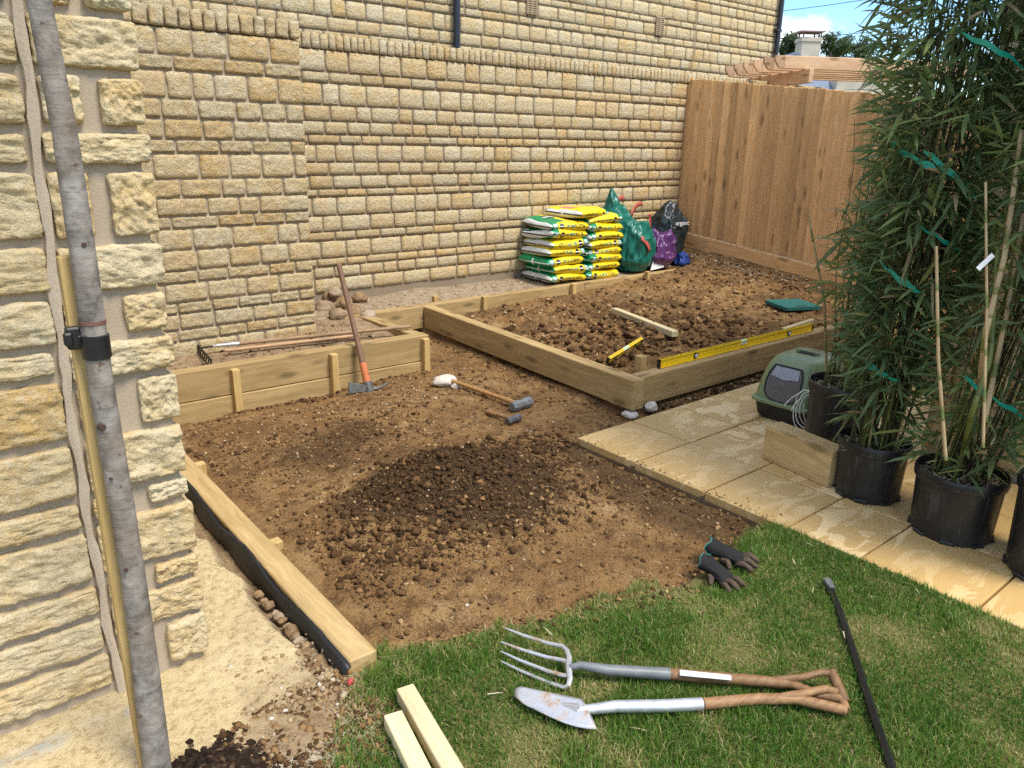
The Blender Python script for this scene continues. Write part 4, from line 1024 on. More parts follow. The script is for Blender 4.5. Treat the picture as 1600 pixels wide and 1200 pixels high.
# sledgehammer
def rod_head(mb, c, d, L, r, seg=8, taper=.8): mb.tube([c - d * L / 2, c - d * L * .42, c - d * L * .18, c - d * L * .12, c + d * L * .12, c + d * L * .18, c + d * L * .42, c + d * L / 2], [r * .8, r, r, r * .86, r * .86, r, r, r * .8], seg)
e0 = soil_hit(690, 600); e1 = soil_hit(812, 640); e0.z += .05; e1.z += .035
sl_ = empty('sledgehammer', (e1.x, e1.y, e1.z - .035), label='sledgehammer with grey head and long orange wooden handle on the soil', cat='hammer')
b = MB(); b.tube([e0, e0.lerp(e1, .3), e0.lerp(e1, .75), e1 + (e1 - e0).normalized() * .02], [.018, .016, .015, .017], 12); bw(b, 'handle', M_HANDLE2, sl_, True)
hdv = gz(842, 638, 0) - gz(806, 650, 0); hdv.z = 0; hdv.normalize(); b = MB(); rod_head(b, e1 + hdv * .015, hdv, .175, .036); bw(b, 'hammer_head', M_GREYPAINT, sl_)
# club hammer
e0 = soil_hit(761, 648); e1 = soil_hit(800, 661); e0.z += .02; e1.z += .028; dd = (e1 - e0).normalized()
ch_ = empty('club_hammer', (e1.x, e1.y, e1.z - .028), label='small club hammer lying in front of the sledgehammer head', cat='hammer')
b = MB(); b.tube([e0, e0.lerp(e1, .5), e1 + dd * .01], [.016, .0145, .013], 12); bw(b, 'handle', M_HANDLE, ch_, True)
hv = gz(814, 657, 0) - gz(788, 667, 0); hv.z = 0; hv.normalize(); b = MB(); rod_head(b, e1 + dd * .012, hv, .115, .026); bw(b, 'hammer_head', M_DARKSTEEL, ch_)
# pick mattock leaning on the stacked sleepers
ph = gy(576, 606, 4.70); ptop = None
pc = gy(561, 531, 4.835); pc.z = max(pc.z, .215); dirp = (pc - ph).normalized()
best = min(np.linspace(.5, 1.3, 81), key=lambda s: (Vector(proj(ph + dirp * s)[:2]) - Vector((529, 412))).length); ptop = ph + dirp * best
tgt = gy(529, 412, ptop.y); ptop = tgt
pick = empty('pick_mattock', (ph.x, ph.y, ph.z), label='pick mattock with dark handle and orange band leaning on the stacked sleepers', cat='pick')
b = MB(); b.tube([ph, ph.lerp(ptop, .25), ph.lerp(ptop, .6), ph.lerp(ptop, .95), ptop], [.026, .021, .018, .020, .019], 12); hn = bw(b, 'handle', M_PICKH, pick, True)
b = MB(); b.tube([ph.lerp(ptop, .045), ph.lerp(ptop, .20)], [.0275, .0245], 12); bw(b, 'orange_band', M_ORANGE, pick, True)
b = MB(); b.tube([ph.lerp(ptop, -.05), ph.lerp(ptop, .05)], [.036, .034], 10); eye = bw(b, 'eye_socket', M_DARKSTEEL, pick, True)
a0 = gy(545, 606, 4.70); a1 = gy(610, 595, 4.62)
b = MB(); hdn = (a0 - ph)
n = 7
for i in range(n):
    t = i / (n - 1); c = ph.lerp(a0, t); w = .018 + .022 * t; th = .016 * (1 - .75 * t) + .002
    b.V += [(c.x, c.y - th, c.z + w), (c.x, c.y + th, c.z + w), (c.x, c.y + th, c.z - w), (c.x, c.y - th, c.z - w)]
    if i: b.F += [((i - 1) * 4 + k, (i - 1) * 4 + (k + 1) % 4, i * 4 + (k + 1) % 4, i * 4 + k) for k in range(4)]
b.F.append(((n - 1) * 4, (n - 1) * 4 + 1, (n - 1) * 4 + 2, (n - 1) * 4 + 3)); bw(b, 'chisel_blade', M_GREYPAINT, pick)
b = MB(); b.tube([ph, ph.lerp(a1, .35) + Vector((0, 0, -.022)), ph.lerp(a1, .7) + Vector((0, 0, -.02)), a1], [.02, .017, .014, .004], 8, flat=.6); bw(b, 'point', M_GREYPAINT, pick, True)
# rake
r0 = gz(330, 541, .19); r1 = gz(641, 510, .225)
rk = empty('rake', (r0.x, r0.y, .12), label='black toothed soil rake lying along the ground by the wall', cat='rake')
b = MB(); b.tube([r0.lerp(r1, .1), r0.lerp(r1, .5), r1], [.014, .0145, .0145], 12); bw(b, 'handle', M_HANDLE3, rk, True)
b = MB(); b.tube([r0, r0.lerp(r1, .03), r0.lerp(r1, .13)], [.006, .0135, .016], 12); bw(b, 'socket', M_STEEL, rk, True)
h0 = gz(298, 527, .19); h1 = gz(330, 563, .19)
b = MB(); b.tube([h0, h0.lerp(h1, .5), h1], .0075, 8); hb = bw(b, 'rake_bar', M_IRON, rk, True)
b = MB(); b.tube([h0.lerp(h1, .5), r0.lerp(r1, .01)], .007, 8); bw(b, 'tang', M_IRON, rk, True)
for k in range(12):
    c = h0.lerp(h1, k / 11); b = MB(); b.tube([c, c + Vector((-.012, 0, -.04)), c + Vector((.0, 0, -.075))], [.0055, .0045, .002], 6); bw(b, 'tooth', M_IRON, rk, True)
q0 = gz(352, 548, .165); q1 = gz(560, 524, .19)
b = MB(); b.tube([q0, q0.lerp(q1, .5), q1], .0125, 10); o = b.build('wooden_pole', M_HANDLE3, None, True); tag(o, 'pale wooden pole lying just in front of the rake handle', 'pole')

# spirit levels
def level(c0, c1, hgt, thk, label, up=(0, 0, 1), vials=((.2, 'r'), (.5, 'c'), (.82, 'r'))):
    c0, c1 = Vector(c0), Vector(c1); th = empty('spirit_level', c0, label=label, cat='spirit level')
    x = (c1 - c0).normalized(); z = Vector(up); yv = z.cross(x).normalized(); z = x.cross(yv); L = (c1 - c0).length
    M = Matrix((x, yv, z)).transposed().to_4x4(); M.translation = (c0 + c1) / 2
    b = MB(); b.box((0, 0, 0), (L, thk * .45, hgt), M); b.box((0, 0, hgt / 2 - thk * .12), (L, thk, thk * .24), M); b.box((0, 0, -hgt / 2 + thk * .12), (L, thk, thk * .24), M); body = bw(b, 'body', M_YELLOW, th)
    for s in (-1, 1):
        b = MB(); b.box((s * (L / 2 + .004), 0, 0), (.008, thk * 1.04, hgt * 1.03), M); bw(b, 'end_cap', M_BLACK, th)
    for t, k in vials:
        xx = (t - .5) * L; b = MB()
        if k == 'r':
            b.tube([M @ Vector((xx, -thk * .56, 0)), M @ Vector((xx, thk * .56, 0))], hgt * .36, 16); v = bw(b, 'vial_ring', M_BLACK, th, True)
            b = MB(); b.tube([M @ Vector((xx, -thk * .6, 0)), M @ Vector((xx, thk * .6, 0))], hgt * .24, 14); bw(b, 'vial', M_WHITE if hgt > .05 else M_VIAL, v, True)
        else:
            b.box((xx, 0, hgt * .25), (.06, thk * 1.05, hgt * .52), M); v = bw(b, 'vial_window', M_WHITE, th)
            b = MB(); b.tube([M @ Vector((xx - .022, 0, hgt * .3)), M @ Vector((xx + .022, 0, hgt * .3))], hgt * .26, 10); bw(b, 'vial', M_VIAL, v, True)
    return th
c0 = gy(1030, 573, 3.185); c1 = gy(1267, 517.5, 3.165); level((c0.x, 3.185, .232), (c1.x, 3.165, .232), .060, .024, 'long yellow spirit level standing on the sleeper beside the paving')
c0 = soil_hit(950, 567, .04); c1 = soil_hit(1001, 541, .05); level(Vector((c0.x, c0.y, c0.z + .02)), Vector((c1.x, c1.y, c1.z + .05)), .05, .022, 'short yellow spirit level lying on the rear bed by the corner stake', up=(-.3, -.55, .75))

# kneeling pad
pc_ = [soil_hit(1191, 477), soil_hit(1221, 492), soil_hit(1277, 489), soil_hit(1262, 474)]
zc = max(p.z for p in pc_) + .01
pad_o = empty('kneeling_pad', (pc_[0].x, pc_[0].y, zc), label='green foam kneeling pad on the soil near the fence', cat='kneeling pad')
cen = sum(pc_, Vector()) / 4; axu = (pc_[2] - pc_[1]); axu.z = 0; Lu = axu.length; axu.normalize(); axv = Vector((-axu.y, axu.x, 0)); Wv = abs((pc_[0] - pc_[1]).dot(axv))
M = Matrix((axu, axv, Vector((0, 0, 1)))).transposed().to_4x4(); M.translation = (cen.x, cen.y, zc + .02)
b = MB(); hl, hw = Lu / 2, max(.11, Wv / 2)
ring = [(-hl + .012, -hw), (hl - .012, -hw), (hl, -hw + .012), (hl, hw - .012), (hl - .012, hw), (-hl + .012, hw), (-hl, hw - .012), (-hl, -hw + .012)]
b.prism(ring, -.015, .015, M); pdm = bw(b, 'foam', M_PADGREEN, pad_o)
b = MB(); b.prism([(-.06, -hw + .03), (.06, -hw + .03), (.06, -hw + .055), (-.06, -hw + .055)], .0152, .0165, M); bw(b, 'handle_slot', M_BLACK, pdm)

# gloves
def glove(base, ang, sc, seed, label, curl):
    th = empty('work_glove', base, label=label, cat='glove', group='pair of gardening gloves')
    Mx = Matrix.Translation(Vector(base)) @ Matrix.Rotation(ang, 4, 'Z') @ Matrix.Scale(sc, 4)
    T = lambda *p: Mx @ Vector(p); Rg = random.Random(seed)
    b = MB(); n = 22
    prof = [(-.0, .060, .050, .058), (.004, .061, .052, .058), (.05, .052, .042, .05), (.10, .048, .036, .044), (.14, .054, .034, .038), (.18, .054, .026, .03), (.20, .04, .018, .024)]
    rings = []
    for (x, ry, rz, cz) in prof:
        rings.append([T(x + .012 * math.sin(k * .9 + seed), ry * math.cos(2 * math.pi * k / n) * (1 + .10 * math.sin(k * 1.9 + x * 40 + seed)), max(.002, cz + rz * math.sin(2 * math.pi * k / n) * (1 + .12 * math.sin(2.3 * k + x * 60)))) for k in range(n)])
    for i, r in enumerate(rings):
        b.V += [tuple(v) for v in r]
        if i: b.F += [((i - 1) * n + k, (i - 1) * n + (k + 1) % n, i * n + (k + 1) % n, i * n + k) for k in range(n)]
    b.F.append(tuple((len(rings) - 1) * n + k for k in range(n)))
    # inside of the cuff
    b2 = MB(); body = bw(b, 'glove_body', mat_plain('black_knit', (.02, .019, .019), .9, 0, .2, .25, 60, .4), th, True); body.modifiers.new('t', 'SOLIDIFY').thickness = .003
    b2.tube(rings[0] + [rings[0][0]], .0032 * sc, 6); bw(b2, 'cuff_rim', mat_plain('teal_rim', (.02, .19, .16), .7), th, True)
    for k, (yy, L, a) in enumerate(((-.040, .08, -.35), (-.016, .09, .12), (.012, .075, -.1), (.036, .085, .32), (-.055, .06, -.95))):
        x0 = .185 if k < 4 else .11; c = curl * (1 if k < 4 else .4)
        zc_ = .02
        pts = [T(x0 - .02, yy * .9, zc_), T(x0 + L * .35 * math.cos(a), yy + L * .35 * math.sin(a), zc_ + .018 * (k % 2) + .012 * (1 - c)), T(x0 + L * .7 * math.cos(a), yy + L * .7 * math.sin(a), zc_ - .002 * c), T(x0 + L * math.cos(a), yy + L * math.sin(a), .010)]
        b3 = MB(); b3.tube(pts, [.017 * sc, .0175 * sc, .016 * sc, .009 * sc], 9); bw(b3, 'finger', mat_plain('soiled_palm', (.085, .058, .04), .85, 0, .2, .35, 40, .4), th, True)
g1 = gz(1107, 868, .012); g2 = gz(1188, 892, .012); an = math.atan2(g2.y - g1.y, g2.x - g1.x)
glove((g1.x, g1.y, .014), an + .05, .74, 2, 'upper black work glove with wide open teal edged cuff on the lawn', .5)
g1b = gz(1100, 890, .012); glove((g1b.x, g1b.y, .010), an - .42, .66, 5, 'lower black work glove with brown soiled fingers on the lawn', 1.0)

# black edging strip across the lawn
sp = [gz(x, y, .022) for x, y in ((1291, 910), (1303, 930), (1318, 970), (1335, 1020), (1352, 1075), (1370, 1130), (1388, 1180), (1402, 1225))]
fine = []
for i in range(len(sp) - 1):
    for k in range(6): fine.append(sp[i].lerp(sp[i + 1], k / 6))
b = MB(); n = len(fine); V = []
for i, p in enumerate(fine):
    t = (fine[min(i + 1, n - 1)] - fine[max(i - 1, 0)]).normalized(); s_ = Vector((-t.y, t.x, 0)); wz = .020 if i > 4 else .026
    for dx, dz in ((-.5, -.018), (-.62, .004), (-.1, .018), (.1, .018), (.62, .0), (.5, -.018)): q = p + s_ * (dx * wz); V.append((q.x, q.y, p.z + dz * .8))
F = [(i * 6 + k, i * 6 + (k + 1) % 6, (i + 1) * 6 + (k + 1) % 6, (i + 1) * 6 + k) for i in range(n - 1) for k in range(6)] + [tuple(range(6))[::-1], tuple((n - 1) * 6 + k for k in range(6))]
b.add(V, F); es = b.build('pry_bar', M_BLACK, None, True); tag(es, 'long black metal bar with scuffed grey tip lying across the lawn', 'bar')
tipm = MB(); p = fine[0]; d = (fine[3] - fine[0]).normalized(); s_ = Vector((-d.y, d.x, 0)); V = []
for i in range(5):
    c = fine[0] + d * (.012 * i * 1.4) + Vector((0, 0, .0165)); w = .016 - .001 * i
    V += [tuple(c - s_ * w), tuple(c + s_ * w), tuple(c + s_ * w * .8 + Vector((0, 0, .004))), tuple(c - s_ * w * .8 + Vector((0, 0, .004)))]
tipm.add(V, [(i * 4 + k, i * 4 + (k + 1) % 4, i * 4 + 4 + (k + 1) % 4, i * 4 + 4 + k) for i in range(4) for k in range(4)] + [(3, 2, 1, 0), (16, 17, 18, 19)]); bw(tipm, 'scuffed_tip', mat_plain('scuffed_grey', (.16, .16, .16), .5, .3, var=.35, nscale=60, bump=.3), es)

# ------------------------------------------------------------------ pet carrier
def mat_flap():
    t = NT('smoky_flap'); c = t.coord('Object'); n = t.noise(c, 20, 4)
    t.out(t.mix(n, (.085, .085, .09), (.13, .13, .135)), .16, spec=.6); return t.m
def pet_carrier(loc, rz):
    th = empty('pet_carrier', loc, rz, label='green covered pet box with smoky flap beside the first bamboo pot', cat='pet carrier')
    GRN = mat_plain('olive_green_plastic', (.18, .235, .11), .38, 0, .5, .08, 30); BLK = mat_plain('dark_base_plastic', (.016, .018, .016), .5, 0, .4, .2, 20)
    # local: front is -x, length along x, width along y
    L, W, H = .52, .40, .40
    def rr(hx, hy, r, n=6):
        out = []
        for cx, cy, a0 in ((hx - r, hy - r, 0), (-hx + r, hy - r, 90), (-hx + r, -hy + r, 180), (hx - r, -hy + r, 270)):
            for k in range(n + 1):
                a = math.radians(a0 + 90 * k / n); out.append((cx + r * math.cos(a), cy + r * math.sin(a)))
        return out
    def loft(secs, name, mat, par, caps=True):
        b = MB(); n = len(secs[0])
        for i, s in enumerate(secs):
            b.V += s
            if i: b.F += [((i - 1) * n + k, (i - 1) * n + (k + 1) % n, i * n + (k + 1) % n, i * n + k) for k in range(n)]
        if caps: b.F += [tuple(range(n))[::-1], tuple((len(secs) - 1) * n + k for k in range(n))]
        return b.build(name, mat, par, True)
    sec = lambda hx, hy, r, z, sx=0: [(x + sx, y, z) for x, y in rr(hx, hy, r)]
    loft([sec(.22, .155, .05, 0), sec(.235, .17, .055, .02), sec(.25, .19, .06, .115)], 'base_tray', BLK, th)
    loft([sec(.262, .202, .065, .105), sec(.268, .208, .065, .112), sec(.268, .208, .065, .126), sec(.258, .198, .065, .135)], 'rim', GRN, th)
    hood = loft([sec(.250, .190, .06, .13), sec(.243, .183, .06, .19, .004), sec(.228, .172, .06, .27, .012), sec(.205, .158, .06, .34, .024), sec(.185, .145, .06, .375, .03), sec(.165, .13, .055, .392, .035), sec(.13, .10, .05, .398, .035)], 'hood', GRN, th)
    # flap on the front face: follows the slope
    def fx(z): return np.interp(z, [.13, .19, .27, .34, .375], [-.25, -.239, -.216, -.181, -.155]) - .006
    b = MB(); poly = [(-.085, .345), (.085, .345), (.105, .30), (.112, .24), (.108, .19), (.085, .155), (.045, .142), (0, .139), (-.045, .142), (-.085, .155), (-.108, .19), (-.112, .24), (-.105, .30)]
    n = len(poly); b.V = [(fx(z), y, z) for y, z in poly] + [(fx(z) + .02, y, z) for y, z in poly] + [(fx(.25) - .004, 0, .25)]
    b.F = [(i, 2 * n, (i + 1) % n) for i in range(n)] + [(i, (i + 1) % n, n + (i + 1) % n, n + i) for i in range(n)]
    fl = b.build('flap', mat_flap(), th)
    b = MB(); rim = [Vector((fx(z) - .001, y * 1.04, .247 + (z - .247) * 1.03)) for y, z in poly]; b.tube(rim + [rim[0]], .005, 6); b.build('flap_frame', BLK, fl, True)
    b = MB(); b.V = [(fx(z) - .005, y, z) for y, z in ((-.078, .342), (.078, .342), (.092, .285), (0, .272), (-.092, .285))]; b.F = [(0, 1, 2, 3, 4)]
    b.build('flap_top_band', mat_plain('grey_reflective', (.30, .32, .36), .25), fl)
    b = MB()
    for yy in (-.06, .06): b.box((.035, yy, .402), (.025, .03, .014), ch=.004)
    b.box((.035, 0, .414), (.026, .15, .014), ch=.005); b.build('handle', GRN, hood)
    b = MB(); b.box((.035, 0, .3975), (.075, .125, .006), ch=.002); b.build('handle_recess', BLK, hood)
    b = MB()
    for k in range(11): b.box((.135 + .0, -.10 + k * .02, .3945 - abs(k - 5) * .0004), (.045, .008, .008))
    sl2 = b.build('vent_slot', BLK, hood); sl2['kind'] = 'stuff'
    b = MB(); b.box((-.01, -.19, .19), (.05, .02, .07), ch=.006); b.build('clip', BLK, hood)
    return th
pet_carrier((4.40, 2.41, 0), math.radians(2))
# white cable hanging over the pot and box
b = MB(); Rg = random.Random(8); c0 = Vector((4.10, 2.13, .26))
for k in range(5):
    pts = []; ph_ = k * .7
    for i in range(26):
        t = i / 25 * 2 * math.pi * .92 + ph_
        pts.append(c0 + Vector((-.015 * math.sin(t * 2 + k) - .012 * k, .05 * math.cos(t) * (1 + .15 * k) + .01 * k, -.09 + .115 * math.sin(t) * (1 + .08 * math.sin(k * 2)))))
    b.tube(pts, .0028, 6)
b.tube([c0 + Vector((0, .02, .02)), c0 + Vector((-.04, .07, .025)), c0 + Vector((-.08, .12, -.03)), c0 + Vector((-.10, .15, -.08))], .0028, 6)
b.tube([c0 + Vector((0, .03, .015)), c0 + Vector((-.05, .06, .01)), c0 + Vector((-.09, .09, -.06)), c0 + Vector((-.10, .10, -.10))], .0028, 6)
o = b.build('cable', mat_plain('white_flex', (.72, .72, .70), .5), None, True); tag(o, 'coil of thin white cable hanging between pet carrier and pot', 'cable')

# ------------------------------------------------------------------ bamboo in pots
def pot(th, r, h):
    b = MB(); b.lathe([(r * .84, .012), (r * .86, .0), (r * .88, .012), (r * .89, .05), (r * .94, h * .84), (r * .95, h - .05), (r * .99, h - .045), (r * 1.0, h - .03), (r * 1.0, h - .006), (r * .985, h), (r * .955, h), (r * .94, h - .02), (r * .92, h * .8), (0.01, h * .8)], 48)
    o = b.build('pot', M_POT, th, True)
    b = MB()
    for k in range(8):
        a = k * math.pi / 4 + .3; M = Matrix.Rotation(a, 4, 'Z'); b.box((r * .865, 0, .009), (.022, .06, .018), M, .004)
    ft_ = b.build('pot_foot', M_POT, o); ft_['kind'] = 'stuff'
    b = MB()
    for k in range(12):
        a = k * math.pi / 6; M = Matrix.Rotation(a, 4, 'Z'); V = [(r * .888, -.004, .06), (r * .888, .004, .06), (r * .938, .004, h * .83), (r * .938, -.004, h * .83), (r * .896, -.003, .06), (r * .896, .003, .06), (r * .945, .003, h * .83), (r * .945, -.003, h * .83)]
        b.add(V, [(4, 5, 6, 7), (0, 4, 7, 3), (1, 2, 6, 5), (3, 7, 6, 2)], M)
    rb_ = b.build('pot_rib', M_POT, o); rb_['kind'] = 'stuff'
    n = 40; R_ = np.random.RandomState(int(r * 1e4)); us = np.linspace(-1, 1, n); U, W = np.meshgrid(us, us, indexing='ij')
    rr_ = np.sqrt(np.clip(U * U + W * W, 1e-9, None)); k = np.maximum(np.abs(U), np.abs(W)) / rr_; X = U * k * r * .93; Y = W * k * r * .93
    Z = h - .05 + .012 * fbm(np.stack([X * 30, Y * 30, X * 0], -1), 3, 3)
    so_ = link('potting_soil', np_mesh('potting_soil', np.stack([X, Y, Z], -1).reshape(-1, 3), grid_faces(n, n), True), th, M_POTSOIL)
    m = 260; a = R_.uniform(0, 6.28, m); q = np.sqrt(R_.rand(m)) * r * .9
    me_x, me_y = q * np.cos(a), q * np.sin(a)
    o2 = blades('leaf_litter', me_x, me_y, np.full(m, h - .045), R_.uniform(.03, .08, m), R_.uniform(.003, .009, m), R_.uniform(1.1, 1.5, m), R_.uniform(0, 6.28, m), R_.rand(m), M_STRAW)
    o2.parent = th; o2['kind'] = 'stuff'
    return o
M_POTSOIL = mat_clod('potting_mix', [(0, (.06, .038, .022)), (1, (.13, .085, .05))])
def leaves_mesh(name, P, D, L, W, tint, parent, R_):
    """P base points, D unit directions, lanceolate leaves with a fold and droop"""
    n = len(P); up = np.array([0, 0, 1.])
    S = np.cross(D, up + R_.normal(0, .5, (n, 3))); S /= np.maximum(np.linalg.norm(S, axis=1, keepdims=True), 1e-6); N = np.cross(S, D)
    droop = R_.uniform(0, .3, n)
    V = np.zeros((n, 8, 3))
    for k, (t, w, f) in enumerate(((0.0, .12, 0), (.3, 1.0, .14), (.68, .72, .12), (1.0, .0, 0))):
        c = P + D * (L * t)[:, None] + up * (-droop * L * t * t)[:, None] 
        if k < 3:
            e = .5 * W[:, None] * w
            V[:, 2 * k] = c + S * e + N * (f * W)[:, None] * .8; V[:, 2 * k + 1] = c - S * e + N * (f * W)[:, None] * .8
        else: V[:, 6] = c
    V = V[:, :7]
    b0 = np.arange(n)[:, None] * 7
    F = np.concatenate([b0 + q for q in ([0, 1, 3], [0, 3, 2], [2, 3, 5], [2, 5, 4], [4, 5, 6])])
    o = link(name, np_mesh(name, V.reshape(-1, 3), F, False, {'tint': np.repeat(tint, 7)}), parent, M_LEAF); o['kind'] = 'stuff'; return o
def bamboo(base, r, h, label, canes, top, col_r, nclus, seed, lean=(0, 0), zlow=.2, light=0.0, ties=(), show=(), spread=1.0, sparse=None, ncl=5, prof=None):
    th = empty('potted_bamboo', base, label=label, cat='potted bamboo', group='potted bamboos by the wall'); R_ = np.random.RandomState(seed)
    pot(th, r, h)
    axis_ = lambda z: np.stack([lean[0] * ((z - h) / 2.3), lean[1] * ((z - h) / 2.3)], -1)
    # thin crowded culms as one bundle
    VV = []; FF = []; TT = []
    for k in range(canes):
        a = R_.uniform(0, 6.28); q = math.sqrt(R_.rand()) * r * .62; zt = top * R_.uniform(.72, 1.02); n = 12; rr_ = R_.uniform(.003, .007)
        q2 = q * R_.uniform(.9, 1.5) * col_r / r
        pts = []
        for i in range(n):
            t = i / (n - 1); z = h - .06 + (zt - h) * t; c = axis_(np.array(z)); w = .012 * math.sin(t * 9 + k)
            pts.append(Vector((c[0] + math.cos(a) * (q + (q2 - q) * t) + w, c[1] + math.sin(a) * (q + (q2 - q) * t) - w, z)))
        jx, jy = R_.normal(0, .035, 2)
        pts = [p + Vector((jx, jy, 0)) * (i / (n - 1)) * 2 for i, p in enumerate(pts)]; m = MB(); m.tube(pts, [rr_ * (1 - .6 * i / (n - 1)) for i in range(n)], 5, False)
        FF.append(np.array(m.F) + sum(len(v) for v in VV)); VV.append(np.array(m.V)); TT.append(np.full(len(m.V), R_.choice([.05, .2, .3, .45, .55, .7], p=[.5, .24, .14, .07, .03, .02])))
    if VV:
        o = link('stems', np_mesh('stems', np.concatenate(VV), np.concatenate(FF), True, {'tint': np.concatenate(TT)}), th, M_CANE); o['kind'] = 'stuff'
    # culms the eye can follow singly
    for (pts, rr_, tint) in show:
        m = MB(); pts = [Vector(p) - Vector(base) for p in pts]; N = 36; full = []
        for i in range(N):
            t = i / (N - 1) * (len(pts) - 1); j = min(int(t), len(pts) - 2); full.append(pts[j].lerp(pts[j + 1], t - j))
        L = sum((full[i + 1] - full[i]).length for i in range(N - 1)); 
        rad_ = []; tv = []
        seg = 10; P_ = []; acc = 0; lastn = 0
        K = max(4, int(L / .16))
        for kk in range(K):
            for f, sc_, tt in ((0.0, .92, tint * .62), (.02, 1.15, tint * .62), (.06, .98, tint * .62), (.22, .97, tint * .6 if kk % 2 else tint), (.5, .97, tint), (.93, .95, tint)):
                t = (kk + f) / K * (N - 1); j = min(int(t), N - 2); P_.append(full[j].lerp(full[j + 1], t - j)); rad_.append(rr_ * sc_ * (1 - .25 * kk / K)); tv.append(tt)
        m.tube(P_, rad_, seg); me = np_mesh('cane', np.array(m.V), np.array([f for f in m.F if len(f) == 4]), True, {'tint': np.repeat(tv, seg)})
        link('cane', me, th, M_CANE)
    # foliage
    if nclus:
        z = zlow + (top + .1 - zlow) * R_.rand(nclus) ** .9
        if sparse is not None:
            keep = R_.rand(nclus) < np.interp(z, sparse[0], sparse[1]); z = z[keep]
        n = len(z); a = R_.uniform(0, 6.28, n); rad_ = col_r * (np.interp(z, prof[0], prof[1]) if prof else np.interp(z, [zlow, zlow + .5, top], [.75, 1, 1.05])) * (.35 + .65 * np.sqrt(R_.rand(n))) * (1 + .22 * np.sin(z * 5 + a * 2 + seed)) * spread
        c = axis_(z); P = np.stack([c[:, 0] + np.cos(a) * rad_, c[:, 1] + np.sin(a) * rad_, z], -1)
        q = ncl; Pn_ = np.repeat(P, q, 0); an_ = np.repeat(a, q) + R_.normal(0, .75, n * q)
        el = R_.normal(.05, .5, n * q); D = np.stack([np.cos(an_) * np.cos(el), np.sin(an_) * np.cos(el), np.sin(el)], -1)
        Pn_ = Pn_ + R_.normal(0, .018, Pn_.shape)
        L = R_.uniform(.05, .185, n * q); W = L * R_.uniform(.095, .14, n * q)
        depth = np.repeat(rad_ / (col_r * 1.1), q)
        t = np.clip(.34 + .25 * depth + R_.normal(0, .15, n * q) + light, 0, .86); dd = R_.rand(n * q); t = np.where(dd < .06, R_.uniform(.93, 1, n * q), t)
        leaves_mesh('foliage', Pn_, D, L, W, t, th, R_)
        # twigs
        m = MB(); cx_ = np.stack([c[:, 0], c[:, 1], z - .08], -1)
        for i in range(0, n, 3): m.tube([cx_[i] + (P[i] - cx_[i]) * .3, P[i]], .0014, 3, False)
        link('twigs', np_mesh('twigs', np.array(m.V), np.array(m.F), False, {'tint': np.full(len(m.V), .15)}), th, M_CANE)['kind'] = 'stuff'
    for (zc, tilt, az, width) in ties:
        c = axis_(np.array(zc)); b = MB(); V = []; n = 40; rt = col_r * .93 * (float(np.interp(zc, prof[0], prof[1])) if prof else 1)
        for i in range(n):
            t = az + (i / (n - 1) - .5) * 1.15; x, y = math.cos(t) * rt, math.sin(t) * rt; zz = zc - tilt * 2 * (i / (n - 1) - .5) + .004 * math.sin(t * 17)
            wv = width * (.45 + .55 * abs(math.sin(t * 3.5 + zc * 5))) * min(1, 6 * i / n, 6 * (n - 1 - i) / n + .15)
            V += [(c[0] + x, c[1] + y, zz - wv / 2), (c[0] + x * 1.01, c[1] + y * 1.01, zz + wv / 2)]
        b.add(V, [(2 * i, 2 * i + 2, 2 * i + 3, 2 * i + 1) for i in range(n - 1)]); b.build('tie_tape', M_TAPE, th, True)
    return th
P1 = Vector((4.06, 1.95, 0)); P2_ = Vector((3.62, 1.56, 0)); P3_ = Vector((3.54, 1.13, 0)); P4 = Vector((3.50, .70, 0))
bamboo(P1, .205, .40, 'potted bamboo furthest back, green leafy stems beside the pet carrier', 60, 2.0, .16, 330, 11, (.10, -.10), .55, .2, ((1.02, .07, 3.35, .05), (1.30, .06, 3.45, .05), (1.12, .06, 4.0, .03)), show=[([gz(1292, 585, .36), gd(1288, 470, 4.3), gd(1262, 330, 4.3)], .008, .8)], sparse=([.4, .8, 1.2, 1.6, 2.2], [.2, .45, 1, .7, .35]), ncl=5)
bamboo(P2_, .168, .29, 'tall dense dark bamboo column tied with green tape, in the middle pot', 60, 3.1, .27, 1750, 12, (.10, -.08), .42, 0.06,
       ((.66, .03, 3.2, .03), (1.10, .06, 3.2, .03), (1.55, .10, 3.75, .03), (1.62, .06, 2.95, .035), (2.02, .07, 3.9, .022), (1.28, .06, 3.9, .02)),
       show=[([P2_ + Vector((-.03, -.03, .24)), P2_ + Vector((-.02, -.06, .7)), P2_ + Vector((.0, -.1, 1.4))], .011, .08), ([P2_ + Vector((.02, -.09, .24)), P2_ + Vector((.05, -.12, .9)), P2_ + Vector((.06, -.16, 1.25))], .006, .85)],
       sparse=([.3, .6, .9, 1.2, 3.2], [.35, .55, .8, 1, 1]), prof=([.3, .9, 1.4, 2.2, 3.2], [.55, .66, .85, 1.12, 1.15]))
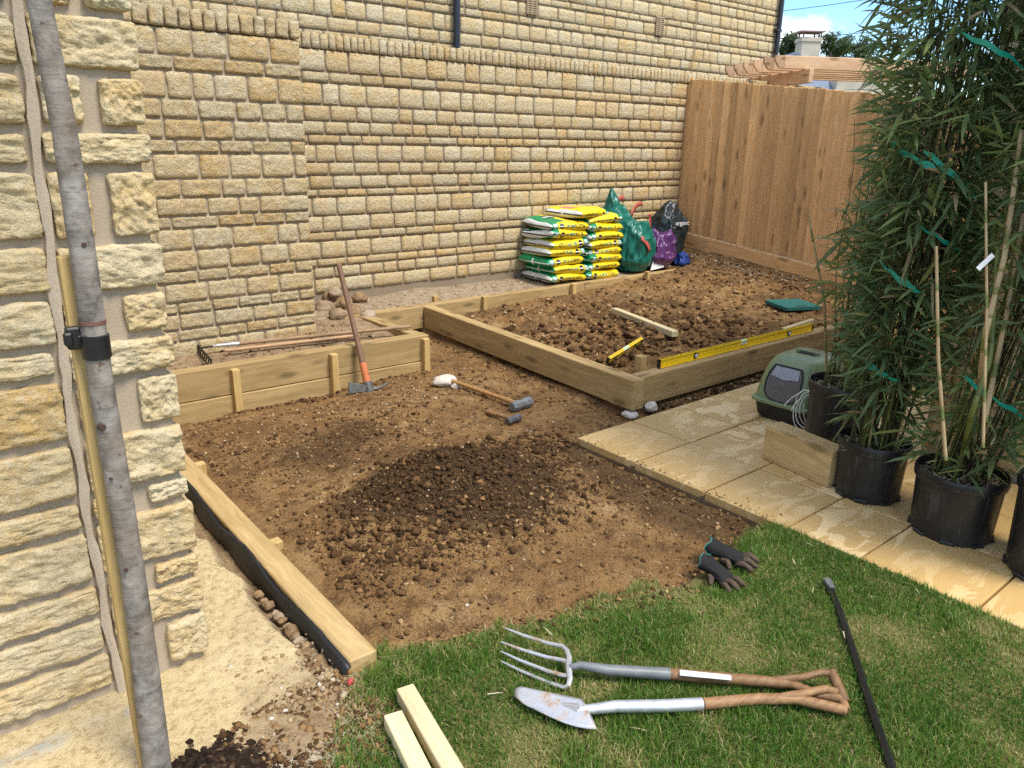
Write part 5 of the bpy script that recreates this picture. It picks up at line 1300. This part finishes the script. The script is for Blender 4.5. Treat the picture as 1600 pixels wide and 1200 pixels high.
bamboo(P3_, .187, .30, 'bamboo with thick tan and green canes in the second pot from the right', 40, 2.7, .25, 900, 13, (.22, -.22), .35, .06, ((.70, .07, 3.45, .022), (1.05, .05, 3.9, .02), (1.45, .05, 3.6, .02), (1.8, .03, 3.5, .025)),
       show=[([gz(1517, 730, .26), gd(1540, 520, 2.95), gd(1570, 400, 2.95), gd(1597, 200, 2.95)], .0125, .95), ([gz(1498, 735, .26), gd(1520, 640, 3.0), gd(1548, 560, 3.0), gd(1560, 380, 3.02)], .011, .5), ([gd(1478, 720, 3.0), gd(1466, 560, 3.0), gd(1463, 380, 3.0)], .0075, .9), ([gd(1538, 660, 3.05), gd(1575, 480, 3.05), gd(1600, 330, 3.05)], .0105, .9), ([gd(1536, 700, 2.9), gd(1542, 480, 2.9), gd(1540, 280, 2.9)], .006, .9)],
       sparse=([.3, .6, 1.0, 1.6, 2.8], [.6, .6, .55, .9, 1]))
bamboo(P4, .205, .40, 'bamboo pot cut off by the right edge of the picture', 30, 2.5, .22, 420, 14, (.05, 0), .5, .0, ())
# plant tag
p = gd(1552, 398, 2.88); q = gd(1537, 412, 2.88); b = MB()
dv = (q - p); ax2 = dv.normalized(); sd2 = Vector(RC[:, 2]).cross(ax2).normalized() * .009
b.add([p - sd2, p + sd2, q + ax2 * .03 + sd2, q + ax2 * .03 - sd2] + [v + Vector(RC[:, 2]) * .001 for v in (p - sd2, p + sd2, q + ax2 * .03 + sd2, q + ax2 * .03 - sd2)], [(0, 1, 2, 3), (7, 6, 5, 4), (0, 4, 5, 1), (1, 5, 6, 2), (2, 6, 7, 3), (3, 7, 4, 0)])
o = b.build('plant_label', M_WHITE); tag(o, 'small white plant label hanging on a tan bamboo cane', 'label')
# ------------------------------------------------------------------ compost sacks
def mat_sack():
    t = NT('printed_compost_sack'); c = t.n('TexCoord').outputs['Object']; x, y, z = t.sep(c)
    rnd = t.rnd(); cr = t.coord('Object', rnd=1)
    w = t.noise(cr, 14, 3)
    lt = lambda a, v: t.math('LESS_THAN', a, v); gt = lambda a, v: t.math('GREATER_THAN', a, v); mul = lambda a, b_: t.math('MULTIPLY', a, b_)
    YEL = (.80, .60, .015); GRN = (.0, .23, .085); WHT = (.72, .73, .72); BLK = (.012, .012, .014)
    xs_ = t.math('ADD', x, mul(t.math('SUBTRACT', w, .5), .03))
    col = t.mix(t.math('MAXIMUM', gt(xs_, .25), lt(xs_, -.175)), YEL, GRN)
    front = gt(t.math('ABSOLUTE', y), .165)
    # print on the long side: roundel, white code panel, lines of small print
    dx = t.math('ADD', x, .125); dz = mul(z, 1.0); dist = t.math('SQRT', t.math('ADD', mul(dx, dx), mul(dz, dz)))
    code = mul(mul(gt(x, -.232), lt(x, -.185)), lt(t.math('ABSOLUTE', z), .026)); col = t.mix(mul(code, front), col, (.66, .78, .80))
    br = t.n('TexWave'); br.inputs['Scale'].default_value = 55; br.bands_direction = 'X'; t.t.links.new(c, br.inputs[0])
    col = t.mix(mul(mul(mul(code, front), gt(br.outputs['Fac'], .55)), lt(t.math('ABSOLUTE', z), .016)), col, (.15, .2, .2))
    m2 = t.n('Mapping'); m2.inputs['Scale'].default_value = (60, 1, 70); t.t.links.new(cr, m2.inputs[0]); pr = t.noise(m2.outputs[0], 1.0, 2, .5)
    txt = mul(mul(mul(gt(x, -.07), lt(x, .19)), lt(t.math('ABSOLUTE', z), .016)), gt(pr, .5)); col = t.mix(mul(txt, front), col, t.mix(gt(x, .06), (.06, .22, .2), (.10, .07, .03)))
    col = t.mix(mul(lt(dist, .030), front), col, BLK)
    col = t.mix(mul(mul(lt(dist, .026), lt(t.math('ABSOLUTE', z), .005)), front), col, WHT)
    # top face: green corner, big black oval, flower picture
    topf = mul(gt(z, .022), lt(t.math('ABSOLUTE', y), .2))
    col = t.mix(mul(topf, lt(t.math('ADD', x, mul(y, .35)), -.09)), col, GRN)
    ex = t.math('DIVIDE', t.math('ADD', x, .09), .085); ey = t.math('DIVIDE', t.math('SUBTRACT', y, .03), .06); eo = t.math('ADD', mul(ex, ex), mul(ey, ey))
    col = t.mix(mul(topf, lt(eo, 1)), col, BLK); col = t.mix(mul(mul(topf, lt(eo, .8)), lt(t.math('ABSOLUTE', ey), .3)), col, WHT)
    fx_ = t.math('DIVIDE', t.math('SUBTRACT', x, .13), .075); fy_ = t.math('DIVIDE', y, .17); fo = t.math('ADD', mul(fx_, fx_), t.math('ADD', mul(fy_, fy_), mul(t.math('SUBTRACT', w, .5), 1.6)))
    col = t.mix(mul(topf, lt(fo, .9)), col, t.ramp(t.noise(cr, 26, 3), [(.35, (.75, .10, .12)), (.55, (.80, .28, .16)), (.65, (.75, .22, .40))]))
    # gusset ends: white with a dark stripe, or green with a white stripe
    end = gt(t.math('ABSOLUTE', x), .252)
    ec = t.mix(gt(rnd, .5), t.mix(lt(t.math('ABSOLUTE', t.math('ADD', z, .012)), .008), WHT, (.06, .07, .06)), t.mix(lt(t.math('ABSOLUTE', t.math('ADD', z, .006)), .006), GRN, WHT))
    ec = t.mix(mul(lt(t.math('ABSOLUTE', y), .012), gt(rnd, .3)), ec, WHT)
    col = t.mix(end, col, ec)
    col = t.mix(mul(t.ramp(t.noise(cr, 9, 4), [(.4, .25), (.6, 0)]), 1), col, t.mix(1.0, col, (.6, .6, .55), 'MULTIPLY'))
    wr_ = t.noise(cr, 22, 3, .5, .8)
    return t.out(col, .34, t.bump(wr_, .35, .012), spec=.45)
M_SACK = mat_sack()
def sack_mesh(seed, L=.55, W=.52, H=.10):
    n1, n2 = 22, 18; U, Vv = np.meshgrid(np.linspace(-1, 1, n1), np.linspace(-1, 1, n2), indexing='ij')
    su = np.sign(U) * np.abs(U) ** .8; sv = np.sign(Vv) * np.abs(Vv) ** .8
    X = su * L / 2 * (1 - .03 * Vv ** 2); Y = sv * W / 2 * (1 - .04 * U ** 2)
    hh = H / 2 * np.clip(1 - np.abs(su) ** 7, 0, 1) ** .45 * np.clip(1 - np.abs(sv) ** 7, 0, 1) ** .45
    P = np.stack([X * 7, Y * 7, X * 0 + seed], -1); nz = fbm(P, seed, 3)
    bend = .016 * np.sin(X * 8 + seed * 1.7) * np.cos(Y * 5 + seed) + .008 * np.sin(Y * 8 + seed * 2)
    top = hh * (1 + .24 * nz) + bend + .002; bot = -hh * (1 + .1 * fbm(P + 9, seed + 5, 2)) + bend
    N = n1 * n2; V = np.concatenate([np.stack([X, Y, top], -1).reshape(-1, 3), np.stack([X, Y, bot], -1).reshape(-1, 3)])
    f = grid_faces(n1, n2); i = np.arange(N).reshape(n1, n2)
    ring = np.concatenate([i[:, 0], i[-1, 1:], i[-2::-1, -1], i[0, -2:0:-1]]); r2 = np.roll(ring, -1)
    side = np.stack([ring, ring + N, r2 + N, r2], -1)
    return np_mesh('compost_sack', V, np.concatenate([f, f[:, ::-1] + N, side]), True)
SM = [sack_mesh(s) for s in (1, 2, 3, 4)]
for m in SM: m.materials.append(M_SACK)
Rg = random.Random(17)
zb = .205; lay_h = .0915
ordl = ['bottom', 'second from bottom', 'third from bottom', 'middle', 'third from top', 'second from top', 'top']
ordr = ['bottom', 'second from bottom', 'third from bottom', 'fourth from bottom', 'fourth from top', 'third from top', 'second from top', 'top']
def sack(x, y, z, rz, seed, label, flip, tilt=(0, 0)):
    o = link('compost_sack', SM[seed % 4]); o.location = (x, y, z); o.rotation_euler = (tilt[0], tilt[1], rz + (math.pi if flip else 0)); return tag(o, label, 'sack', 'stacked compost sacks')
offl = [(.02, .0), (.055, -.01), (-.035, .0), (-.01, .0), (.02, -.01), (.0, 0), (.02, .0)]
for k in range(7):
    sack(5.655 + offl[k][0], 6.13 + offl[k][1], zb + lay_h * (k + .5), Rg.uniform(-.05, .05), k, 'yellow compost sack, %s of the left stack' % ordl[k], k in (1, 3, 4), (Rg.uniform(-.02, .02), Rg.uniform(-.03, .03)))
for k in range(8):
    sack(6.195 + Rg.uniform(-.02, .02), 6.12 + Rg.uniform(-.01, .015), zb + .083 * (k + .5), Rg.uniform(-.05, .05), k + 3, 'yellow compost sack, %s of the right stack' % ordr[k], k in (4, 7), (Rg.uniform(-.02, .02), Rg.uniform(-.03, .03)))
sack(5.98, 6.12, zb + lay_h * 7 + .062, .16, 2, 'yellow compost sack with red flower picture lying across both stacks', True, (-.03, -.05))

# ------------------------------------------------------------------ loose bags beside the sacks
def mat_bag(name, c1, c2, marks=None):
    t = NT(name); c = t.coord('Object', rnd=1); n = t.noise(c, 7, 5, .6, .4); n2 = t.noise(c, 24, 4)
    col = t.mix(n, c1, c2)
    if marks:
        m2 = t.n('Mapping'); m2.inputs['Scale'].default_value = (8, 8, 26); t.t.links.new(c, m2.inputs[0]); pr = t.noise(m2.outputs[0], 1.2, 3, .6)
        col = t.mix(t.ramp(pr, [(.60, 0), (.64, .8)]), col, marks)
    return t.out(col, .32, t.bump(n2, .5, .015), spec=.5)
M_GBAG = mat_bag('green_bag_plastic', (.0, .085, .065), (.01, .17, .12)); M_PURPLE = mat_bag('purple_bag_plastic', (.05, .012, .075), (.12, .035, .15), (.35, .25, .36)); M_BBAG = mat_bag('black_bag_plastic', (.008, .012, .016), (.02, .03, .032), (.06, .12, .13))
M_RED = mat_plain('red_handle', (.42, .09, .065), .5, 0, .4, .12, 10)
def floppy(name, loc, dims, seed, mat, label, cat, peak=0.0, fold=.12, twist=0.0, group=None):
    th = empty(name, loc, twist, label, cat, group)
    bV, bF = ico(5); P = bV.copy()
    s = np.sign(P) * np.abs(P) ** .72; r = np.linalg.norm(P[:, :2], axis=1)
    z = (s[:, 2] + 1) / 2; pinch = 1 - .25 * z ** 2.2 + .12 * vnoise(np.stack([z * 3, z * 0, z * 0], -1) + seed, seed)
    a = np.arctan2(P[:, 1], P[:, 0])
    folds = 1 + fold * (1 - np.abs(vnoise(np.stack([np.cos(a) * 2.4, np.sin(a) * 2.4, z * 1.3], -1) + seed, seed)) * 2.2) * (.35 + z * .8) + .08 * fbm(bV * 2.3 + seed, seed + 2, 3)
    ridg = 1 - np.abs(fbm(bV * 3 + seed * 2, seed + 6, 3)); folds = folds + .16 * (ridg - .6) + .10 * (1 - 2 * np.abs(fbm(bV * 1.7 + seed * 5, seed + 8, 2)))
    X = s[:, 0] * dims[0] / 2 * pinch * folds; Y = s[:, 1] * dims[1] / 2 * pinch * folds
    Z = z * dims[2] * (1 + .12 * fbm(bV * 2 + 7, seed + 3, 3)) + peak * np.exp(-((X + dims[0] * .15) ** 2 + (Y - .05) ** 2) / (.04 * dims[0])) * z
    Z = np.maximum(Z - Z.min(), 0)
    o = link(name + '_skin', np_mesh(name, np.stack([X, Y, Z], -1), bF, True), th, mat); o.name = 'bag_body'
    return th
def strap(th, pts, w, mat, name='handle'):
    b = MB(); V = []; pts = [Vector(p) for p in pts]; n = len(pts)
    for i, p in enumerate(pts):
        t = (pts[min(i + 1, n - 1)] - pts[max(i - 1, 0)]).normalized(); s_ = t.cross(Vector((.3, -1, .2))).normalized() * w / 2; V += [tuple(p - s_), tuple(p + s_)]
    b.add(V, [(2 * i, 2 * i + 1, 2 * i + 3, 2 * i + 2) for i in range(n - 1)]); o = b.build(name, mat, th, True); o.modifiers.new('t', 'SOLIDIFY').thickness = .004; return o
def bezier(a, b_, c, n=8): return [Vector(a) * (1 - t) ** 2 + Vector(b_) * 2 * t * (1 - t) + Vector(c) * t * t for t in [i / (n - 1) for i in range(n)]]
ga_ = floppy('garden_bag', (6.72, 6.22, .2), (.42, .28, .74), 4, M_GBAG, 'dark green garden bag rising in a peak behind the right stack of sacks', 'bag', .16, .12)
strap(ga_, bezier((.05, .03, .80), (.12, .05, .86), (.17, .06, .80)), .05, M_RED)
gb2 = floppy('garden_bag', (6.80, 6.02, .2), (.46, .36, .58), 9, M_GBAG, 'slumped green garden bag with red handles in front of the peaked bag', 'bag', .06, .16)
strap(gb2, bezier((.05, .10, .62), (.14, .14, .78), (.32, .18, .75)), .05, M_RED)
strap(gb2, bezier((.27, .02, .62), (.30, .03, .72), (.315, .02, .30)), .055, M_RED)
strap(gb2, bezier((-.10, -.205, .42), (-.03, -.235, .38), (.03, -.235, .27)), .06, M_RED)
pb_ = floppy('plastic_sack', (7.22, 6.02, .2), (.46, .36, .46), 13, M_PURPLE, 'crumpled purple plastic sack between green bag and black bags', 'bag', 0, .1)
bb_ = floppy('plastic_sack', (7.58, 6.16, .2), (.42, .34, .70), 15, M_BBAG, 'black printed plastic sack standing next to the fence', 'bag', .02, .08)
floppy('plastic_bag', (7.66, 5.97, .19), (.16, .13, .17), 27, mat_bag('blue_plastic', (.01, .03, .16), (.03, .08, .33)), 'small crumpled blue plastic bag at the foot of the black sack', 'bag', 0, .2)
b = MB(); b.V = [(-.17, -.02, .0), (.05, -.03, .02), (.11, .02, .15), (-.05, .03, .2), (-.17, -.028, .0), (.05, -.038, .02), (.11, .012, .15), (-.05, .022, .2)]; b.F = [(0, 1, 2, 3), (7, 6, 5, 4), (0, 4, 5, 1), (1, 5, 6, 2), (2, 6, 7, 3), (3, 7, 4, 0)]
o = b.build('white_wrapper', M_WHITE); o.location = (7.14, 5.90, .22); tag(o, 'white plastic wrapper stuck between green bag and purple sack', 'wrapper')
def text(body, parent, loc, rot, size, mat, name='lettering'):
    cu = bpy.data.curves.new(name, 'FONT'); cu.body = body; cu.size = size; cu.extrude = .0008; cu.align_x = 'CENTER'
    o = bpy.data.objects.new(name, cu); COL.objects.link(o); bpy.context.view_layer.update()
    me = bpy.data.meshes.new_from_object(o.evaluated_get(bpy.context.evaluated_depsgraph_get())); bpy.data.objects.remove(o)
    me.materials.append(mat); m = link(name, me, parent); m.location = loc; m.rotation_euler = rot; return m
text('organic', bb_, (.02, -.195, .50), (math.radians(82), 0, math.radians(-8)), .075, M_WHITE)

# ------------------------------------------------------------------ beyond the fence
vb = RC @ np.array([-180, -372, FPX]); vb[2] = 0; vb /= np.linalg.norm(vb); VBd = Vector(vb); VRd = Vector((vb[1], -vb[0], 0))
pg = gd(1232, 112, 9.9); perg = empty('pergola', (pg.x, pg.y, 0), label='timber pergola with notched rafters behind the board fence', cat='pergola')
def pbeam(name, p0, p1, h_, t_): return beam(name, p0, p1, h_, t_, M_PERG, perg, .006)
ztop = gd(1232, 94, 9.9).z
for k in range(6):
    e0 = pg + VBd * (k * .30 - .45); e0.z = ztop - .075
    st = e0 - VRd * .42; en = e0 + VRd * 2.6
    o = pbeam('rafter', st + VRd * .12, en, .15, .045)
    b = MB(); M = Matrix((VRd, VBd, Vector((0, 0, 1)))).transposed().to_4x4(); M.translation = st
    V = [(0.0, -.0225, .075), (.12, -.0225, .075), (.12, -.0225, -.075), (.06, -.0225, -.06), (.0, -.0225, .02)]; V = V + [(x, .0225, z) for x, y, z in V]
    b.add(V, [(0, 1, 2, 3, 4), (9, 8, 7, 6, 5)] + [(i, 5 + i, 5 + (i + 1) % 5, (i + 1) % 5) for i in range(5)], M); bw(b, 'rafter_tip', M_PERG, o) if False else bw(b, 'rafter_tip', M_PERG, perg)
bs = pg - VBd * .6; be = pg + VBd * 1.7; zb_ = ztop - .15 - .08
pbeam('cross_beam', Vector((bs.x, bs.y, zb_)), Vector((be.x, be.y, zb_)), .16, .06)
pp = pg + VBd * -.25 + VRd * .02
pbeam('post', Vector((pp.x, pp.y, -.15)), Vector((pp.x, pp.y, zb_ - .02)), .11, .11)
pp = pg + VBd * 1.45; pbeam('post', Vector((pp.x, pp.y, -.15)), Vector((pp.x, pp.y, zb_ - .02)), .11, .11)
# far house: slate roof with chimney
M_SLATE = mat_plain('blue_grey_slate', (.16, .19, .25), .7, 0, .3, .15, 1.5); M_FARSTONE = mat_plain('far_pale_stone', (.50, .45, .36), .9, 0, .2, .15, 3, .2)
hs = gd(1262, 92, 30); far = empty('distant_house', (hs.x, hs.y, 0), label='distant slate roofed house with pale stone chimney beyond the pergola', cat='house')
rt = Vector(RC[:, 0]); rt.z = 0; rt.normalize(); fw = Vector((-rt.y, rt.x, 0)); fw = fw if fw.dot(Vector(RC[:, 2])) > 0 else -fw
FM = Matrix((rt, fw, Vector((0, 0, 1)))).transposed().to_4x4(); FM.translation = (hs.x, hs.y, 0)
zr_ = gd(1262, 83, 30).z; zch = gd(1262, 60, 30).z; ze = gd(1262, 150, 30).z
b = MB(); b.box((.3, 2.5, (ze - .2) / 2), (4.6, 5, ze + .2), FM); bw(b, 'wall', M_FARSTONE, far)
b = MB(); W_ = 2.6; V = [(-W_, -.3, ze), (0, -.3, zr_ - .0), (W_, -.3, ze), (-W_, 5.3, ze), (0, 5.3, zr_), (W_, 5.3, ze)]
b.add([(x - .6, y, z) for x, y, z in V], [(0, 1, 4, 3), (1, 2, 5, 4), (0, 2, 1), (3, 4, 5), (0, 3, 5, 2)], FM); roof = bw(b, 'roof', M_SLATE, far)
b = MB(); b.box((.05, .3, (zch + ze) / 2), (.72, .72, zch - ze), FM); b.box((.05, .3, zch - .07), (.8, .8, .14), FM); ch = bw(b, 'chimney', M_FARSTONE, roof)
b = MB()
for sx in (-.3, .3):
    for sy in (.05, .55): b.box((.05 + sx, sy, zch + .1), (.05, .05, .2), FM)
b.box((.05, .3, zch + .22), (.95, .85, .05), FM); bw(b, 'chimney_cowl', mat_plain('terracotta', (.3, .2, .16), .8), roof)
b = MB(); gpos = 1.4; V = [(gpos - .9, -.6, ze), (gpos + .1, -.6, zr_ - .1), (gpos + 1.1, -.6, ze), (gpos - .9, 3, ze), (gpos + .1, 3, zr_ - .1), (gpos + 1.1, 3, ze)]
b.add(V, [(0, 1, 4, 3), (1, 2, 5, 4), (0, 2, 1), (3, 4, 5)], FM); bw(b, 'gable_roof', M_SLATE, far)
# nearer low roof and gable seen under the pergola
hs2 = gd(1330, 128, 22); far2 = empty('distant_house', (hs2.x, hs2.y, 0), label='low slate roof and pale gable glimpsed under the pergola rafters', cat='house')
FM2 = FM.copy(); FM2.translation = (hs2.x, hs2.y, 0); zt2 = gd(1330, 121, 22).z; zb2 = gd(1330, 135, 22).z
b = MB(); b.box((.9, 1.5, zt2 / 2 - .05), (2.6, 3, zt2), FM2); bw(b, 'wall', M_FARSTONE, far2)
b = MB(); V = [(-2.4, -.2, zb2 - .3), (-.35, -.2, zb2 - .3), (-.05, .8, zt2 + .05), (-2.2, .8, zt2 + .05), (-2.4, 1.8, zb2 - .3), (-.35, 1.8, zb2 - .3)]
b.add(V, [(0, 1, 2, 3), (3, 2, 5, 4), (0, 3, 4), (1, 5, 2), (0, 4, 5, 1)], FM2); bw(b, 'roof', M_SLATE, far2)
# trees beyond the roofs
def far_tree(px, base_py, top_py, wpx, dep, seed, label):
    R_ = np.random.RandomState(seed); tp = gd(px, top_py, dep); bs_ = gd(px, base_py, dep); hgt = tp.z - bs_.z; w = wpx / FPX * dep
    th = empty('distant_tree', (bs_.x, bs_.y, 0), label=label, cat='tree', group='distant trees beyond the roofs')
    b = MB(); b.tube([(0, 0, -.1), (0, 0, bs_.z + hgt * .3), (.05, 0, bs_.z + hgt * .8)], [.14, .09, .03], 8); b.build('trunk', M_BARK, th, True)
    b = MB()
    for k in range(14):
        a = R_.uniform(0, 6.28); z = bs_.z + hgt * R_.uniform(.05, .7); l = w * R_.uniform(.25, .5); b.tube([(0, 0, z), (math.cos(a) * l * .5, math.sin(a) * l * .5, z + l * .6), (math.cos(a) * l, math.sin(a) * l, z + l * 1.0)], [.03, .02, .008], 5)
    b.build('limbs', M_BARK, th, True)['kind'] = 'stuff'
    n = 2600; cc = R_.normal(0, 1, (26, 3)) * [w * .32, w * .32, hgt * .3] + [0, 0, bs_.z + hgt * .5]; ci = R_.randint(0, 26, n); P = cc[ci] + R_.normal(0, 1, (n, 3)) * [w * .1, w * .1, hgt * .11]
    D = R_.normal(0, 1, (n, 3)); D /= np.linalg.norm(D, axis=1, keepdims=True); L = R_.uniform(.07, .16, n); 
    o = leaves_mesh('crown', P, D, L, L * .5, R_.rand(n), th, R_); o.data.materials.clear(); o.data.materials.append(M_TREELEAF)
far_tree(1232, 92, 56, 34, 34, 5, 'distant tree left of the stone chimney'); far_tree(1296, 92, 57, 46, 36, 6, 'distant tree right of the stone chimney'); far_tree(1340, 92, 66, 40, 37, 7, 'distant tree behind the bamboo tips')
for (xa, ya, xb, yb, lab) in ((1150, 24, 1420, -12, 'upper thin wire crossing the sky'), (1200, 60, 1430, 42, 'lower thin wire crossing the sky')):
    p = gd(xa, ya, 26); q = gd(xb, yb, 22); m = (p + q) / 2 - Vector((0, 0, .12)); b = MB(); b.tube(bezier(p, m, q, 12), .009, 5); o = b.build('overhead_wire', M_BLACK, None, True); tag(o, lab, 'wire')
